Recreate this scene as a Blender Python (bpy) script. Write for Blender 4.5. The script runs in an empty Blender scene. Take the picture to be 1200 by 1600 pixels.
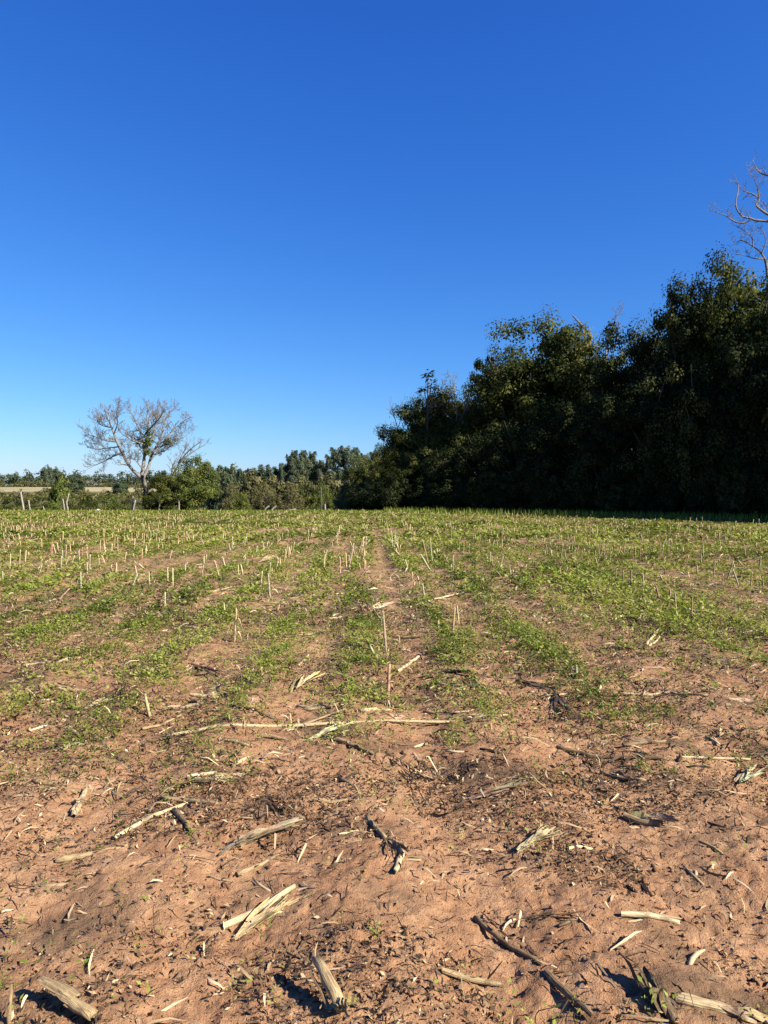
import bpy, math, random
import numpy as np
from mathutils import Vector, Matrix

# ------------------------------------------------------------------ camera, sky, sun, exposure
sc = bpy.context.scene
C = sc.collection
EYE = 1.62
F = 1155.0                       # focal length in photo pixels (1200 x 1600)
PITCH = math.radians(1.637)
cam = bpy.data.cameras.new('camera')
camo = bpy.data.objects.new('camera', cam)
C.objects.link(camo)
sc.camera = camo
camo.location = (0, 0, EYE)
camo.rotation_euler = (math.radians(90) - PITCH, 0, 0)
cam.sensor_fit = 'VERTICAL'
cam.angle = 2 * math.atan(800 / F)
cam.clip_start = 0.05
cam.clip_end = 8000

SUN_AZ, SUN_EL = math.radians(120), math.radians(36)
w = bpy.data.worlds.new('World')
sc.world = w
w.use_nodes = True
nt = w.node_tree
bg = nt.nodes['Background']
sky = nt.nodes.new('ShaderNodeTexSky')
sky.sky_type = 'NISHITA'
sky.sun_disc = False
sky.sun_elevation = SUN_EL
sky.sun_rotation = SUN_AZ
sky.air_density, sky.dust_density, sky.ozone_density = 1.0, 0.3, 3.0
# one even colour response over the whole sky (deep clear winter blue)
sep = nt.nodes.new('ShaderNodeSeparateColor')
com = nt.nodes.new('ShaderNodeCombineColor')
nt.links.new(sky.outputs[0], sep.inputs[0])
for i, (g, a) in enumerate(((1.52, 0.355), (1.12, 0.388), (0.72, 0.498))):
    m = nt.nodes.new('ShaderNodeMath'); m.operation = 'POWER'
    pre = nt.nodes.new('ShaderNodeMath'); pre.operation = 'MULTIPLY'; pre.inputs[1].default_value = 0.1
    post = nt.nodes.new('ShaderNodeMath'); post.operation = 'MULTIPLY'; post.inputs[1].default_value = a * 10
    m.inputs[1].default_value = g
    nt.links.new(sep.outputs[i], pre.inputs[0]); nt.links.new(pre.outputs[0], m.inputs[0])
    nt.links.new(m.outputs[0], post.inputs[0]); nt.links.new(post.outputs[0], com.inputs[i])
nt.links.new(com.outputs[0], bg.inputs[0])
bg.inputs[1].default_value = 0.1

sund = bpy.data.lights.new('sun', 'SUN')
sund.energy = 5.0
sund.angle = math.radians(0.53)
sund.color = (1.0, 0.90, 0.74)
suno = bpy.data.objects.new('sun', sund)
C.objects.link(suno)
sdir = Vector((math.sin(SUN_AZ) * math.cos(SUN_EL), math.cos(SUN_AZ) * math.cos(SUN_EL), math.sin(SUN_EL)))
suno.rotation_euler = sdir.to_track_quat('Z', 'Y').to_euler()
suno.location = sdir * 80

sc.view_settings.view_transform = 'Standard'
sc.view_settings.look = 'None'
sc.view_settings.gamma = 1.0
sc.view_settings.use_curve_mapping = False
sc.view_settings.exposure = 1.52
sc.cycles.max_bounces = 6
sc.cycles.diffuse_bounces = 3
sc.cycles.glossy_bounces = 1
sc.cycles.transmission_bounces = 4
sc.cycles.sample_clamp_indirect = 4.0

# ------------------------------------------------------------------ helpers
def hash2(ix, iy, seed):
    with np.errstate(over='ignore'):
        h = (ix.astype(np.int64) * 374761393 + iy.astype(np.int64) * 668265263 + seed * 982451653) & 0xffffffff
        h = ((h ^ (h >> 13)) * 1274126177) & 0xffffffff
        h = h ^ (h >> 16)
    return (h & 0xffff) / 65535.0

def vnoise(x, y, seed=0):
    x = np.asarray(x, float); y = np.asarray(y, float)
    ix = np.floor(x); iy = np.floor(y)
    fx = x - ix; fy = y - iy
    fx = fx * fx * fx * (fx * (fx * 6 - 15) + 10); fy = fy * fy * fy * (fy * (fy * 6 - 15) + 10)
    a = hash2(ix, iy, seed); b = hash2(ix + 1, iy, seed); c = hash2(ix, iy + 1, seed); d = hash2(ix + 1, iy + 1, seed)
    return (a * (1 - fx) + b * fx) * (1 - fy) + (c * (1 - fx) + d * fx) * fy

def fbm(x, y, o=4, seed=0):
    s = 0; a = 0.5; t = 0
    x = np.asarray(x, float); y = np.asarray(y, float)
    for i in range(o):
        s = s + a * vnoise(x, y, seed + i * 17); t += a; a *= 0.5
        x, y = x * 1.62 - y * 1.2, x * 1.2 + y * 1.62
    return s / t

def sstep(a, b, v):
    t = np.clip((np.asarray(v, float) - a) / (b - a), 0, 1)
    return t * t * (3 - 2 * t)

ROW = 0.9
def rowcoord(x, y): return x + 0.027 * y

def height(x, y):
    x = np.asarray(x, float); y = np.asarray(y, float)
    z = -4.8 * sstep(54, 96, y) + 8.9 * sstep(170, 440, y) + 0.004 * np.clip(y - 430, 0, 900)
    z = z + (fbm(x / 90, y / 90, 3, 5) - .5) * 3.0 * sstep(90, 200, y)
    s = rowcoord(x, y)
    m = 0.018 * np.cos(2 * math.pi * s / ROW) * (0.5 + fbm(x * .8, y * .5, 2, 9))
    m = m - 0.022 * np.exp(-((s - .45) / .16) ** 2)
    m = m + (fbm(x * 1.6, y * 1.6, 3, 21) - .5) * 0.062
    m = m + (fbm(x * 7, y * 7, 3, 33) - .5) * 0.028
    r = 1 - np.abs(2 * fbm(x * 18, y * 18, 3, 41) - 1)
    m = m + (r - .7) * 0.024
    m = m + (fbm(x * 42, y * 42, 2, 51) - .5) * 0.013
    return z + m * (1 - sstep(56, 75, y))

def hz(x, y): return float(height(np.array([x]), np.array([y]))[0])

def ray(px, py):
    u = (px - 600) / F; v = (800 - py) / F
    return Vector((u, math.cos(PITCH) + v * math.sin(PITCH), -math.sin(PITCH) + v * math.cos(PITCH)))

def G(px, py):                    # a point on the field
    d = ray(px, py); t = -EYE / d.z
    return d.x * t, d.y * t

def at(px, py, dist):             # a point at a depth
    d = ray(px, py); t = dist / d.y
    return Vector((d.x * t, dist, EYE + d.z * t))

def raw_mesh(name, V, faces_idx, nper, mat, var=None, smooth=False):
    V = np.asarray(V, np.float32); fi = np.asarray(faces_idx, np.int32).ravel()
    n = len(fi) // nper
    me = bpy.data.meshes.new(name)
    me.vertices.add(len(V)); me.vertices.foreach_set('co', V.ravel())
    me.loops.add(len(fi)); me.loops.foreach_set('vertex_index', fi)
    me.polygons.add(n); me.polygons.foreach_set('loop_start', np.arange(n, dtype=np.int32) * nper)
    me.update(calc_edges=True)
    if var is not None:
        at_ = me.attributes.new('var', 'FLOAT', 'FACE')
        at_.data.foreach_set('value', np.asarray(var, np.float32))
    if smooth: me.polygons.foreach_set('use_smooth', np.ones(n, bool))
    me.materials.append(mat)
    return me

def obj(name, me, parent=None, label=None, cat=None, group=None, kind=None):
    o = bpy.data.objects.new(name, me); C.objects.link(o)
    if parent: o.parent = parent
    if label: o['label'] = label
    if cat: o['category'] = cat
    if group: o['group'] = group
    if kind: o['kind'] = kind
    return o

def empty(name, loc, label, cat, group=None, rz=0, scale=(1, 1, 1)):
    o = obj(name, None, None, label, cat, group)
    o.location = loc; o.rotation_euler = (0, 0, rz); o.scale = scale
    o.empty_display_size = .2
    return o

class MB:
    def __init__(s): s.v = []; s.f = []; s.var = []
    def tube(s, pts, rad, sides=6, var=0.5, cap=True, rough=0.0, rng=None, arc=None):
        pts = [Vector(p) for p in pts]; n = len(pts); base = len(s.v)
        up = Vector((0, 0, 1)); t0 = (pts[1] - pts[0]).normalized()
        if abs(t0.z) > .9: up = Vector((1, 0, 0))
        a = t0.cross(up).normalized()
        for i, p in enumerate(pts):
            t = (pts[min(i + 1, n - 1)] - pts[max(i - 1, 0)])
            t = t.normalized() if t.length > 1e-9 else t0
            a = (a - t * a.dot(t)); a = a.normalized() if a.length > 1e-6 else t.orthogonal().normalized()
            b = t.cross(a)
            for k in range(sides):
                th = 2 * math.pi * k / sides
                r = rad[i]
                if rough and rng: r *= 1 + rng.uniform(-rough, rough)
                s.v.append(p + a * (math.cos(th) * r) + b * (math.sin(th) * r))
        for i in range(n - 1):
            for k in range(sides):
                k2 = (k + 1) % sides
                s.f.append((base + i * sides + k, base + i * sides + k2, base + (i + 1) * sides + k2, base + (i + 1) * sides + k)); s.var.append(var)
        if cap:
            s.f.append(tuple(base + k for k in range(sides))[::-1]); s.var.append(var)
            s.f.append(tuple(base + (n - 1) * sides + k for k in range(sides))); s.var.append(var)
    def strip(s, pts, wid, side, var=.5, thick=.0012):   # thin leaf with real thickness
        base = len(s.v); n = len(pts)
        for i, p in enumerate(pts):
            p = Vector(p); sd = Vector(side[i]); wv = sd * wid[i] / 2
            t = Vector(pts[min(i + 1, n - 1)]) - Vector(pts[max(i - 1, 0)])
            nn = sd.cross(t); nn = nn.normalized() * thick if nn.length > 1e-9 else Vector((0, 0, thick))
            s.v += [p - wv, p + nn * 2 - wv * .1, p + wv, p - nn - wv * .1]
        for i in range(n - 1):
            for k in range(4):
                k2 = (k + 1) % 4
                s.f.append((base + i * 4 + k, base + i * 4 + k2, base + (i + 1) * 4 + k2, base + (i + 1) * 4 + k)); s.var.append(var)
    def mesh(s, name, mat, smooth=True):
        me = bpy.data.meshes.new(name)
        me.from_pydata([tuple(p) for p in s.v], [], s.f); me.update()
        at_ = me.attributes.new('var', 'FLOAT', 'FACE'); at_.data.foreach_set('value', s.var)
        if smooth: me.polygons.foreach_set('use_smooth', [True] * len(me.polygons))
        me.materials.append(mat)
        return me

# ------------------------------------------------------------------ materials
def new_mat(name):
    m = bpy.data.materials.new(name); m.use_nodes = True
    n = m.node_tree; b = n.nodes['Principled BSDF']
    return m, n, b

def ramp(n, stops):
    r = n.nodes.new('ShaderNodeValToRGB')
    e = r.color_ramp.elements
    while len(e) > 1: e.remove(e[-1])
    e[0].position, e[0].color = stops[0][0], (*stops[0][1], 1)
    for p, c in stops[1:]:
        x = e.new(p); x.color = (*c, 1)
    return r

def N(n, t, **k):
    x = n.nodes.new(t)
    for a, v in k.items(): setattr(x, a, v)
    return x

def noise(n, vec, scale, detail=4, rough=.55):
    x = n.nodes.new('ShaderNodeTexNoise'); x.inputs['Scale'].default_value = scale
    x.inputs['Detail'].default_value = detail; x.inputs['Roughness'].default_value = rough
    if vec is not None: n.links.new(vec, x.inputs['Vector'])
    return x

def mixc(n, fac, a, b, mode='MIX'):
    x = n.nodes.new('ShaderNodeMix'); x.data_type = 'RGBA'; x.blend_type = mode
    for s, v in ((0, fac), (6, a), (7, b)):
        if hasattr(v, 'is_linked') or isinstance(v, bpy.types.NodeSocket): n.links.new(v, x.inputs[s])
        elif isinstance(v, tuple): x.inputs[s].default_value = (*v, 1)
        else: x.inputs[s].default_value = v
    return x.outputs[2]

def mth(n, op, a, b=None, clamp=False):
    x = n.nodes.new('ShaderNodeMath'); x.operation = op; x.use_clamp = clamp
    for i, v in enumerate((a, b)):
        if v is None: continue
        if isinstance(v, bpy.types.NodeSocket): n.links.new(v, x.inputs[i])
        else: x.inputs[i].default_value = v
    return x.outputs[0]

def maprange(n, v, a, b, c=0.0, d=1.0):
    x = n.nodes.new('ShaderNodeMapRange'); x.interpolation_type = 'SMOOTHSTEP'
    n.links.new(v, x.inputs[0])
    for i, q in enumerate((a, b, c, d)): x.inputs[1 + i].default_value = q
    return x.outputs[0]

def leaf_mat(name, stops, trans=0.3, rough=.55, spec=.25, tcol=None):
    m, n, b = new_mat(name)
    a = N(n, 'ShaderNodeAttribute', attribute_name='var')
    oi = N(n, 'ShaderNodeObjectInfo')
    r = ramp(n, stops)
    v = mth(n, 'ADD', a.outputs['Fac'], mth(n, 'MULTIPLY', mth(n, 'SUBTRACT', oi.outputs['Random'], .5), .22))
    n.links.new(v, r.inputs[0])
    b.inputs['Roughness'].default_value = rough
    b.inputs['Specular IOR Level'].default_value = spec
    n.links.new(r.outputs[0], b.inputs['Base Color'])
    t = N(n, 'ShaderNodeBsdfTranslucent')
    n.links.new(mixc(n, 1.0, r.outputs[0], tcol or (1.0, 1.0, .55), 'MULTIPLY'), t.inputs['Color'])
    ms = N(n, 'ShaderNodeMixShader'); ms.inputs[0].default_value = trans
    n.links.new(b.outputs[0], ms.inputs[1]); n.links.new(t.outputs[0], ms.inputs[2])
    n.links.new(ms.outputs[0], n.nodes['Material Output'].inputs[0])
    return m

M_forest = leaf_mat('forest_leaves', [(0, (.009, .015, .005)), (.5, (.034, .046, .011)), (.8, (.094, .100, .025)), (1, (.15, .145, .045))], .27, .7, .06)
M_dark_shaded = leaf_mat('dark_shaded_leaves', [(0, (.005, .009, .004)), (.5, (.016, .024, .008)), (.85, (.042, .050, .015)), (1, (.075, .078, .026))], .2, .7, .06)  # darker forest leaves; the lower wood's deep shade is put into the colour
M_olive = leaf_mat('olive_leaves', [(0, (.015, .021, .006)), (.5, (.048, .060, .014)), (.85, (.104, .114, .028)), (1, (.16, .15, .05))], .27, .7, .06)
M_bush = leaf_mat('bush_leaves', [(0, (.028, .042, .010)), (.5, (.075, .098, .022)), (1, (.15, .165, .045))], .3, .65, .1)
M_scrub = leaf_mat('scrub_leaves', [(0, (.030, .032, .013)), (.5, (.078, .076, .030)), (1, (.145, .132, .062))], .2, .7, .08)
M_fargrn = leaf_mat('distant_leaves', [(0, (.020, .032, .018)), (.5, (.042, .06, .032)), (1, (.085, .10, .05))], .15, .7, .08)
M_euc = leaf_mat('gum_leaves', [(0, (.022, .036, .024)), (.5, (.055, .075, .045)), (1, (.11, .135, .08))], .2, .7, .1)
M_weed = leaf_mat('weed_leaves', [(0, (.045, .066, .010)), (.45, (.150, .196, .024)), (.75, (.225, .262, .042)), (1, (.29, .25, .12))], .36)
M_litter = leaf_mat('dead_leaf_flakes', [(0, (.022, .014, .009)), (.45, (.065, .041, .023)), (.75, (.18, .125, .072)), (.92, (.36, .275, .165)), (1, (.52, .44, .29))], .08, .7, .2, (1, .9, .7))

def bark_mat(name, c1, c2):
    m, n, b = new_mat(name)
    tc = N(n, 'ShaderNodeTexCoord')
    mp = N(n, 'ShaderNodeMapping'); mp.inputs['Scale'].default_value = (1, 1, .25)
    n.links.new(tc.outputs['Object'], mp.inputs[0])
    nz = noise(n, mp.outputs[0], 9, 6, .65)
    r = ramp(n, [(.3, c1), (.7, c2)]); n.links.new(nz.outputs[0], r.inputs[0])
    n.links.new(r.outputs[0], b.inputs['Base Color'])
    b.inputs['Roughness'].default_value = .85
    bp = N(n, 'ShaderNodeBump'); bp.inputs['Strength'].default_value = .6; bp.inputs['Distance'].default_value = .03
    n.links.new(nz.outputs[0], bp.inputs['Height']); n.links.new(bp.outputs[0], b.inputs['Normal'])
    return m
M_bark = bark_mat('bark_dark', (.035, .028, .020), (.11, .09, .065))
M_bare = bark_mat('bark_grey', (.075, .068, .062), (.20, .188, .172))
M_bare2 = bark_mat('bark_brown', (.07, .05, .04), (.19, .145, .115))
M_post = bark_mat('weathered_post', (.12, .105, .085), (.30, .275, .23))

def straw_mat():
    m, n, b = new_mat('dry_corn_stalk')
    tc = N(n, 'ShaderNodeTexCoord'); oi = N(n, 'ShaderNodeObjectInfo')
    mp = N(n, 'ShaderNodeMapping'); mp.inputs['Scale'].default_value = (4, 120, 120)
    n.links.new(tc.outputs['Object'], mp.inputs[0])
    ad = N(n, 'ShaderNodeVectorMath'); ad.operation = 'ADD'
    n.links.new(mp.outputs[0], ad.inputs[0]); n.links.new(mth(n, 'MULTIPLY', oi.outputs['Random'], 50.0), ad.inputs[1])
    st = noise(n, ad.outputs[0], 2.2, 5, .6)
    r = ramp(n, [(.25, (.15, .11, .07)), (.48, (.43, .35, .22)), (.72, (.66, .585, .42))])
    n.links.new(st.outputs[0], r.inputs[0])
    bl = noise(n, tc.outputs['Object'], 9, 4, .6)
    sp = maprange(n, bl.outputs[0], .52, .72, 0, .75)
    col = mixc(n, sp, r.outputs[0], (.11, .08, .055))
    so = noise(n, tc.outputs['Object'], 4.5, 5, .65)
    col = mixc(n, maprange(n, so.outputs[0], .50, .70, 0, .5), col, (.19, .14, .085))
    col = mixc(n, 1.0, col, oi.outputs['Color'], 'MULTIPLY')
    col = mixc(n, 1.0, col, (.86, .86, .86), 'MULTIPLY')
    n.links.new(col, b.inputs['Base Color'])
    b.inputs['Roughness'].default_value = .55
    b.inputs['Specular IOR Level'].default_value = .3
    bp = N(n, 'ShaderNodeBump'); bp.inputs['Strength'].default_value = .9; bp.inputs['Distance'].default_value = .005
    n.links.new(st.outputs[0], bp.inputs['Height']); n.links.new(bp.outputs[0], b.inputs['Normal'])
    return m
M_straw = straw_mat()

def ground_mat():
    m, n, b = new_mat('red_field_soil')
    geo = N(n, 'ShaderNodeNewGeometry'); pos = geo.outputs['Position']
    sx = N(n, 'ShaderNodeSeparateXYZ'); n.links.new(pos, sx.inputs[0])
    big = noise(n, pos, .9, 5, .6); med = noise(n, pos, 5.5, 5, .65); fine = noise(n, pos, 34, 5, .7); vf = noise(n, pos, 170, 3, .7)
    c = ramp(n, [(.30, (.145, .072, .039)), (.47, (.295, .160, .085)), (.66, (.500, .308, .172))])
    v = mth(n, 'ADD', mth(n, 'MULTIPLY', big.outputs[0], .35), mth(n, 'ADD', mth(n, 'MULTIPLY', med.outputs[0], .40), mth(n, 'MULTIPLY', fine.outputs[0], .25)))
    n.links.new(v, c.inputs[0])
    col = c.outputs[0]
    # damp, organic stains of their own shape
    st = noise(n, pos, 1.35, 4, .6)
    col = mixc(n, maprange(n, st.outputs[0], .50, .66, 0, .8), col, (.105, .068, .042))
    # crumbs of dark residue in the soil
    vo = N(n, 'ShaderNodeTexVoronoi'); vo.inputs['Scale'].default_value = 75; n.links.new(pos, vo.inputs['Vector'])
    k = mth(n, 'MULTIPLY', maprange(n, vo.outputs['Distance'], .30, .12), maprange(n, med.outputs[0], .42, .62))
    col = mixc(n, mth(n, 'MULTIPLY', k, .6), col, (.07, .045, .03))
    col = mixc(n, maprange(n, vf.outputs[0], .58, .75, 0, .35), col, (.52, .36, .235))
    # mown residue mat farther out in the field (thin dead leaf cover)
    resid = noise(n, pos, 2.4, 5, .7)
    far = maprange(n, sx.outputs[1], 4.2, 11.0)
    col = mixc(n, mth(n, 'MULTIPLY', far, maprange(n, resid.outputs[0], .38, .60, 0, .8)), col, (.15, .12, .055))
    # rough pasture past the field, dry tan paddock on the far rise
    pas = noise(n, pos, .11, 6, .65)
    pr = ramp(n, [(.3, (.055, .060, .024)), (.6, (.11, .108, .048))]); n.links.new(pas.outputs[0], pr.inputs[0])
    col = mixc(n, maprange(n, sx.outputs[1], 54, 60), col, pr.outputs[0])
    dry = noise(n, pos, .018, 6, .6)
    dr = ramp(n, [(.35, (.20, .19, .085)), (.6, (.31, .265, .15))]); n.links.new(dry.outputs[0], dr.inputs[0])
    col = mixc(n, maprange(n, sx.outputs[1], 325, 350), col, dr.outputs[0])
    col = mixc(n, 1.0, col, (.87, .87, .88), 'MULTIPLY')
    n.links.new(col, b.inputs['Base Color'])
    b.inputs['Roughness'].default_value = .95
    b.inputs['Specular IOR Level'].default_value = .12
    h = mth(n, 'ADD', mth(n, 'MULTIPLY', fine.outputs[0], .8), mth(n, 'MULTIPLY', vf.outputs[0], .35))
    bp = N(n, 'ShaderNodeBump'); bp.inputs['Strength'].default_value = 1.0; bp.inputs['Distance'].default_value = .02
    n.links.new(h, bp.inputs['Height']); n.links.new(bp.outputs[0], b.inputs['Normal'])
    return m
M_ground = ground_mat()

# ------------------------------------------------------------------ the ground, one sheet to the horizon
def build_ground():
    ys = list(np.arange(-8, 1.5, .12))
    y = 1.5
    while y < 62: ys.append(y); y *= 1.0056
    while y < 950: ys.append(y); y *= 1.035
    ys = np.array(ys)
    ui = np.linspace(-1, 1, 340)
    uo = np.geomspace(1.02, 40, 26)
    rows = []
    for yy in ys:
        wd = max(2.2, .62 * abs(yy) + .9)
        xi = ui * wd
        ext = wd * 1.0 + (uo - uo[0]) / (uo[-1] - uo[0]) * (70 + 1.0 * max(yy, 0)) + wd * .02
        rows.append(np.concatenate([-ext[::-1], xi, ext]))
    X = np.array(rows); Y = np.repeat(ys[:, None], X.shape[1], 1)
    Z = height(X, Y)
    nr, nc = X.shape
    idx = np.arange(nr * nc).reshape(nr, nc)
    q = np.stack([idx[:-1, :-1], idx[:-1, 1:], idx[1:, 1:], idx[1:, :-1]], -1).reshape(-1, 4)
    me = raw_mesh('ground', np.stack([X, Y, Z], -1).reshape(-1, 3), q, 4, M_ground, smooth=True)
    obj('ground', me, kind='structure')
build_ground()

# ------------------------------------------------------------------ leaves and branches
def unit(a): return a / np.maximum(np.linalg.norm(a, axis=-1, keepdims=True), 1e-9)

def leaf_cloud(P, D, Nrm, L, W):
    """one pointed leaf per point: base P, along D, face normal Nrm"""
    S = unit(np.cross(D, Nrm)); n = len(P)
    U = D * L[:, None]; Vw = S * (W[:, None] / 2); bend = Nrm * (L * .08)[:, None]
    V = np.stack([P, P + U * .45 + Vw + bend, P + U, P + U * .45 - Vw + bend], 1).reshape(-1, 3)
    return V, np.arange(n * 4).reshape(n, 4)

def crown(rng, blobs, ncl, per, csize, ls, shell=.45, droop=.15, flat=.75, lw=.68):
    B = np.array(blobs, float)
    wgt = (B[:, 3] * B[:, 4] * B[:, 5]) ** .67; wgt /= wgt.sum()
    bi = rng.choice(len(B), ncl, p=wgt)
    d = unit(rng.normal(size=(ncl, 3)))
    rr = rng.random(ncl) ** shell
    rr *= .80 + .28 * rng.random(ncl)
    cc = B[bi, :3] + d * B[bi, 3:6] * rr[:, None]
    cc[:, 2] = np.maximum(cc[:, 2], .15)
    crand = rng.random(ncl)
    cs = csize * (.55 + .9 * rng.random(ncl))
    n = ncl * per
    od = unit(rng.normal(size=(ncl, per, 3)))
    off = od * (cs[:, None] * (.25 + .75 * rng.random((ncl, per)) ** .5) * (.75 + .5 * rng.random((ncl, per))))[..., None]
    off[..., 2] *= flat
    off[..., 2] -= droop * np.linalg.norm(off[..., :2], axis=-1)
    P = (cc[:, None] + off).reshape(-1, 3)
    out = np.repeat(unit(d * np.array([1, 1, .6])), per, 0)
    Nn = unit(od.reshape(-1, 3) * 1.0 + out * .35 + np.array([0, 0, .35]) + rng.normal(size=(n, 3)) * .32)
    D = unit(np.cross(Nn, rng.normal(size=(n, 3))) + np.array([0, 0, -.12]))
    L = ls * (.6 + .8 * rng.random(n))
    V, q = leaf_cloud(P, D, Nn, L, L * lw)
    var = np.clip(np.repeat(crand, per) * .6 + rng.random(n) * .45, 0, 1)
    return V, q, var, cc

def grow(mb, p, d, length, r, lvl, rng, wander=.35, up=.12, kids=(5, 5, 4, 3), shrink=.62, sides=(7, 5, 4, 3, 3), spread=.85, tipr=.25, start=.25):
    n = 5 if lvl < 3 else 3
    pts = [Vector(p)]; dirs = []
    d = Vector(d).normalized()
    for i in range(n):
        d = (d + Vector((rng.gauss(0, 1), rng.gauss(0, 1), rng.gauss(0, 1))) * wander * .5 + Vector((0, 0, up))).normalized()
        pts.append(pts[-1] + d * (length / n)); dirs.append(d)
    rad = [max(.0072, r * (1 - (1 - tipr) * i / n)) for i in range(n + 1)]
    mb.tube(pts, rad, sides[min(lvl, len(sides) - 1)], cap=False)
    if lvl < len(kids):
        k = kids[lvl]
        for j in range(k):
            t = start + (1 - start) * (j + rng.random() * .9) / k
            t = min(t, .999); i = int(t * n); f = t * n - i
            q = pts[i].lerp(pts[i + 1], f)
            a = Vector((rng.gauss(0, 1), rng.gauss(0, 1), rng.gauss(0, 1)))
            a = (a - dirs[i] * a.dot(dirs[i])).normalized()
            nd = (dirs[i] + a * spread * rng.uniform(.6, 1.3)).normalized()
            grow(mb, q, nd, length * shrink * rng.uniform(.7, 1.25) * (1 - .35 * t), rad[i] * .62, lvl + 1, rng, wander, up, kids, shrink, sides, spread, tipr, .2)

def limb(mb, pts, r0, r1, rng, nk, klen, lvl=1, **kw):
    """a hand-laid main limb with grown side branches"""
    pts = [Vector(p) for p in pts]; n = len(pts)
    # smooth (Catmull-Rom) with small wobble
    sm = []
    for i in range(n - 1):
        p0, p1, p2, p3 = pts[max(i - 1, 0)], pts[i], pts[i + 1], pts[min(i + 2, n - 1)]
        for k in range(4):
            t = k / 4
            sm.append(.5 * ((2 * p1) + (p2 - p0) * t + (2 * p0 - 5 * p1 + 4 * p2 - p3) * t * t + (3 * p1 - p0 - 3 * p2 + p3) * t ** 3))
    sm.append(pts[-1]); m = len(sm)
    rad = [.84 * (r0 + (r1 - r0) * (i / (m - 1)) ** .8) for i in range(m)]
    mb.tube(sm, rad, 7, cap=False)
    for j in range(nk):
        t = .25 + .75 * (j + rng.random()) / nk; i = min(int(t * (m - 1)), m - 2)
        dd = (sm[i + 1] - sm[i]).normalized()
        a = Vector((rng.gauss(0, 1), rng.gauss(0, 1), rng.gauss(0, .8) + .35)); a = (a - dd * a.dot(dd)).normalized()
        grow(mb, sm[i], (dd * .7 + a * .9).normalized(), klen * rng.uniform(.6, 1.2), rad[i] * .5, lvl, rng, **kw)

def trunk_mesh(name, rng, h, r, blobs, nb, mat, lean=.05):
    mb = MB()
    pts = [Vector((0, 0, -.3))]
    d = Vector((rng.uniform(-lean, lean), rng.uniform(-lean, lean), 1))
    for i in range(6):
        d = (d + Vector((rng.gauss(0, .06), rng.gauss(0, .06), .1))).normalized(); pts.append(pts[-1] + d * h / 6)
    mb.tube(pts, [r * (1.25 if i == 0 else 1 - .11 * i) for i in range(7)], 8, cap=False)
    for j in range(nb):
        b = blobs[rng.randrange(len(blobs))]
        tgt = Vector((b[0] + rng.uniform(-.7, .7) * b[3], b[1] + rng.uniform(-.7, .7) * b[4], b[2] + rng.uniform(-.4, .7) * b[5]))
        i = max(1, min(5, int(6 * min(.9, max(.2, (tgt.z * .65) / h)))))
        s = pts[i]; mid = s.lerp(tgt, .5) + Vector((rng.uniform(-.3, .3), rng.uniform(-.3, .3), .25))
        mb.tube([s, s.lerp(mid, .5), mid, mid.lerp(tgt, .6), tgt], [r * .42, r * .33, r * .24, r * .16, r * .07], 5, cap=False)
    return mb.mesh(name, mat)

PROTO = {}
def proto(key, H, R, blobs, ncl, per, csize, ls, mat, seed, trunk_r=.2, nb=14, bark=None, **kw):
    rng = np.random.default_rng(seed); pr = random.Random(seed)
    V, q, var, cc = crown(rng, blobs, ncl, per, csize, ls, **kw)
    PROTO[key] = (H, R, raw_mesh(key + '_crown', V, q, 4, mat, var), trunk_mesh(key + '_trunk', pr, H * .8, trunk_r, blobs, nb, bark or M_bark))

proto('round', 14, 4.3, [(0, 0, 10.6, 3.6, 3.6, 3.2), (2, -.6, 8.2, 2.4, 2.6, 2.4), (-2.1, .3, 8.6, 2.4, 2.4, 2.2), (.2, -1.8, 7, 2.6, 2.2, 2.6), (0, 1.8, 7.2, 2.6, 2.2, 2.6), (0, 0, 4.2, 2.7, 2.7, 3)], 210, 190, .95, .19, M_forest, 1)
proto('irregular', 14, 4.2, [(-.8, 0, 10.9, 2.3, 2.3, 2.8), (1.6, .5, 10, 2.3, 2.3, 1.9), (-2.6, -.8, 8, 1.7, 1.9, 1.6), (2.6, -.9, 7, 1.7, 1.9, 1.8), (-.3, 0, 9.2, 2.2, 2.0, 1.9), (0, -1.4, 6.8, 2.1, 1.8, 1.8), (-.6, 1.6, 6, 2.4, 2, 2.2), (0, 0, 3.5, 2.3, 2.3, 2.6)], 170, 180, .85, .19, M_forest, 2)
proto('viny', 10, 3.2, [(0, 0, 7.2, 2.7, 2.7, 2.7), (-1.6, -1, 4.6, 1.5, 1.5, 3.2), (1.5, -1.2, 4.2, 1.6, 1.4, 3.4), (.2, -1.9, 3.2, 1.3, 1.2, 3), (0, .5, 3, 2.4, 2.4, 3)], 200, 180, .75, .17, M_forest, 3, droop=.35)
proto('shrub', 4, 2.6, [(0, 0, 2.2, 2.1, 2.1, 1.7), (-1.1, -.5, 1.2, 1.3, 1.3, 1.2), (1.2, .2, 1.3, 1.3, 1.3, 1.2), (.1, -.9, 1.0, 1.5, 1.1, 1.0)], 120, 120, .48, .13, M_forest, 4, trunk_r=.08, nb=16)
proto('thicket', 5, 3.1, [(0, 0, 3, 2.2, 2.2, 2.0), (-1.4, -.4, 1.7, 1.5, 1.6, 1.6), (1.5, .1, 1.9, 1.5, 1.6, 1.7), (.2, -.8, 1.3, 2, 1.4, 1.3)], 150, 140, .5, .13, M_bush, 5, trunk_r=.10, nb=18)
proto('dome', 5, 3.0, [(0, 0, 2.7, 2.5, 2.5, 2.1), (-1.0, -.6, 1.6, 1.7, 1.7, 1.5), (1.1, -.3, 1.6, 1.7, 1.7, 1.5), (.1, -.9, 1.1, 2.1, 1.6, 1.1), (.2, 0, 3.9, 1.3, 1.3, 1.0)], 330, 90, .42, .12, M_bush, 15, trunk_r=.10, nb=14, shell=.35)
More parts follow.
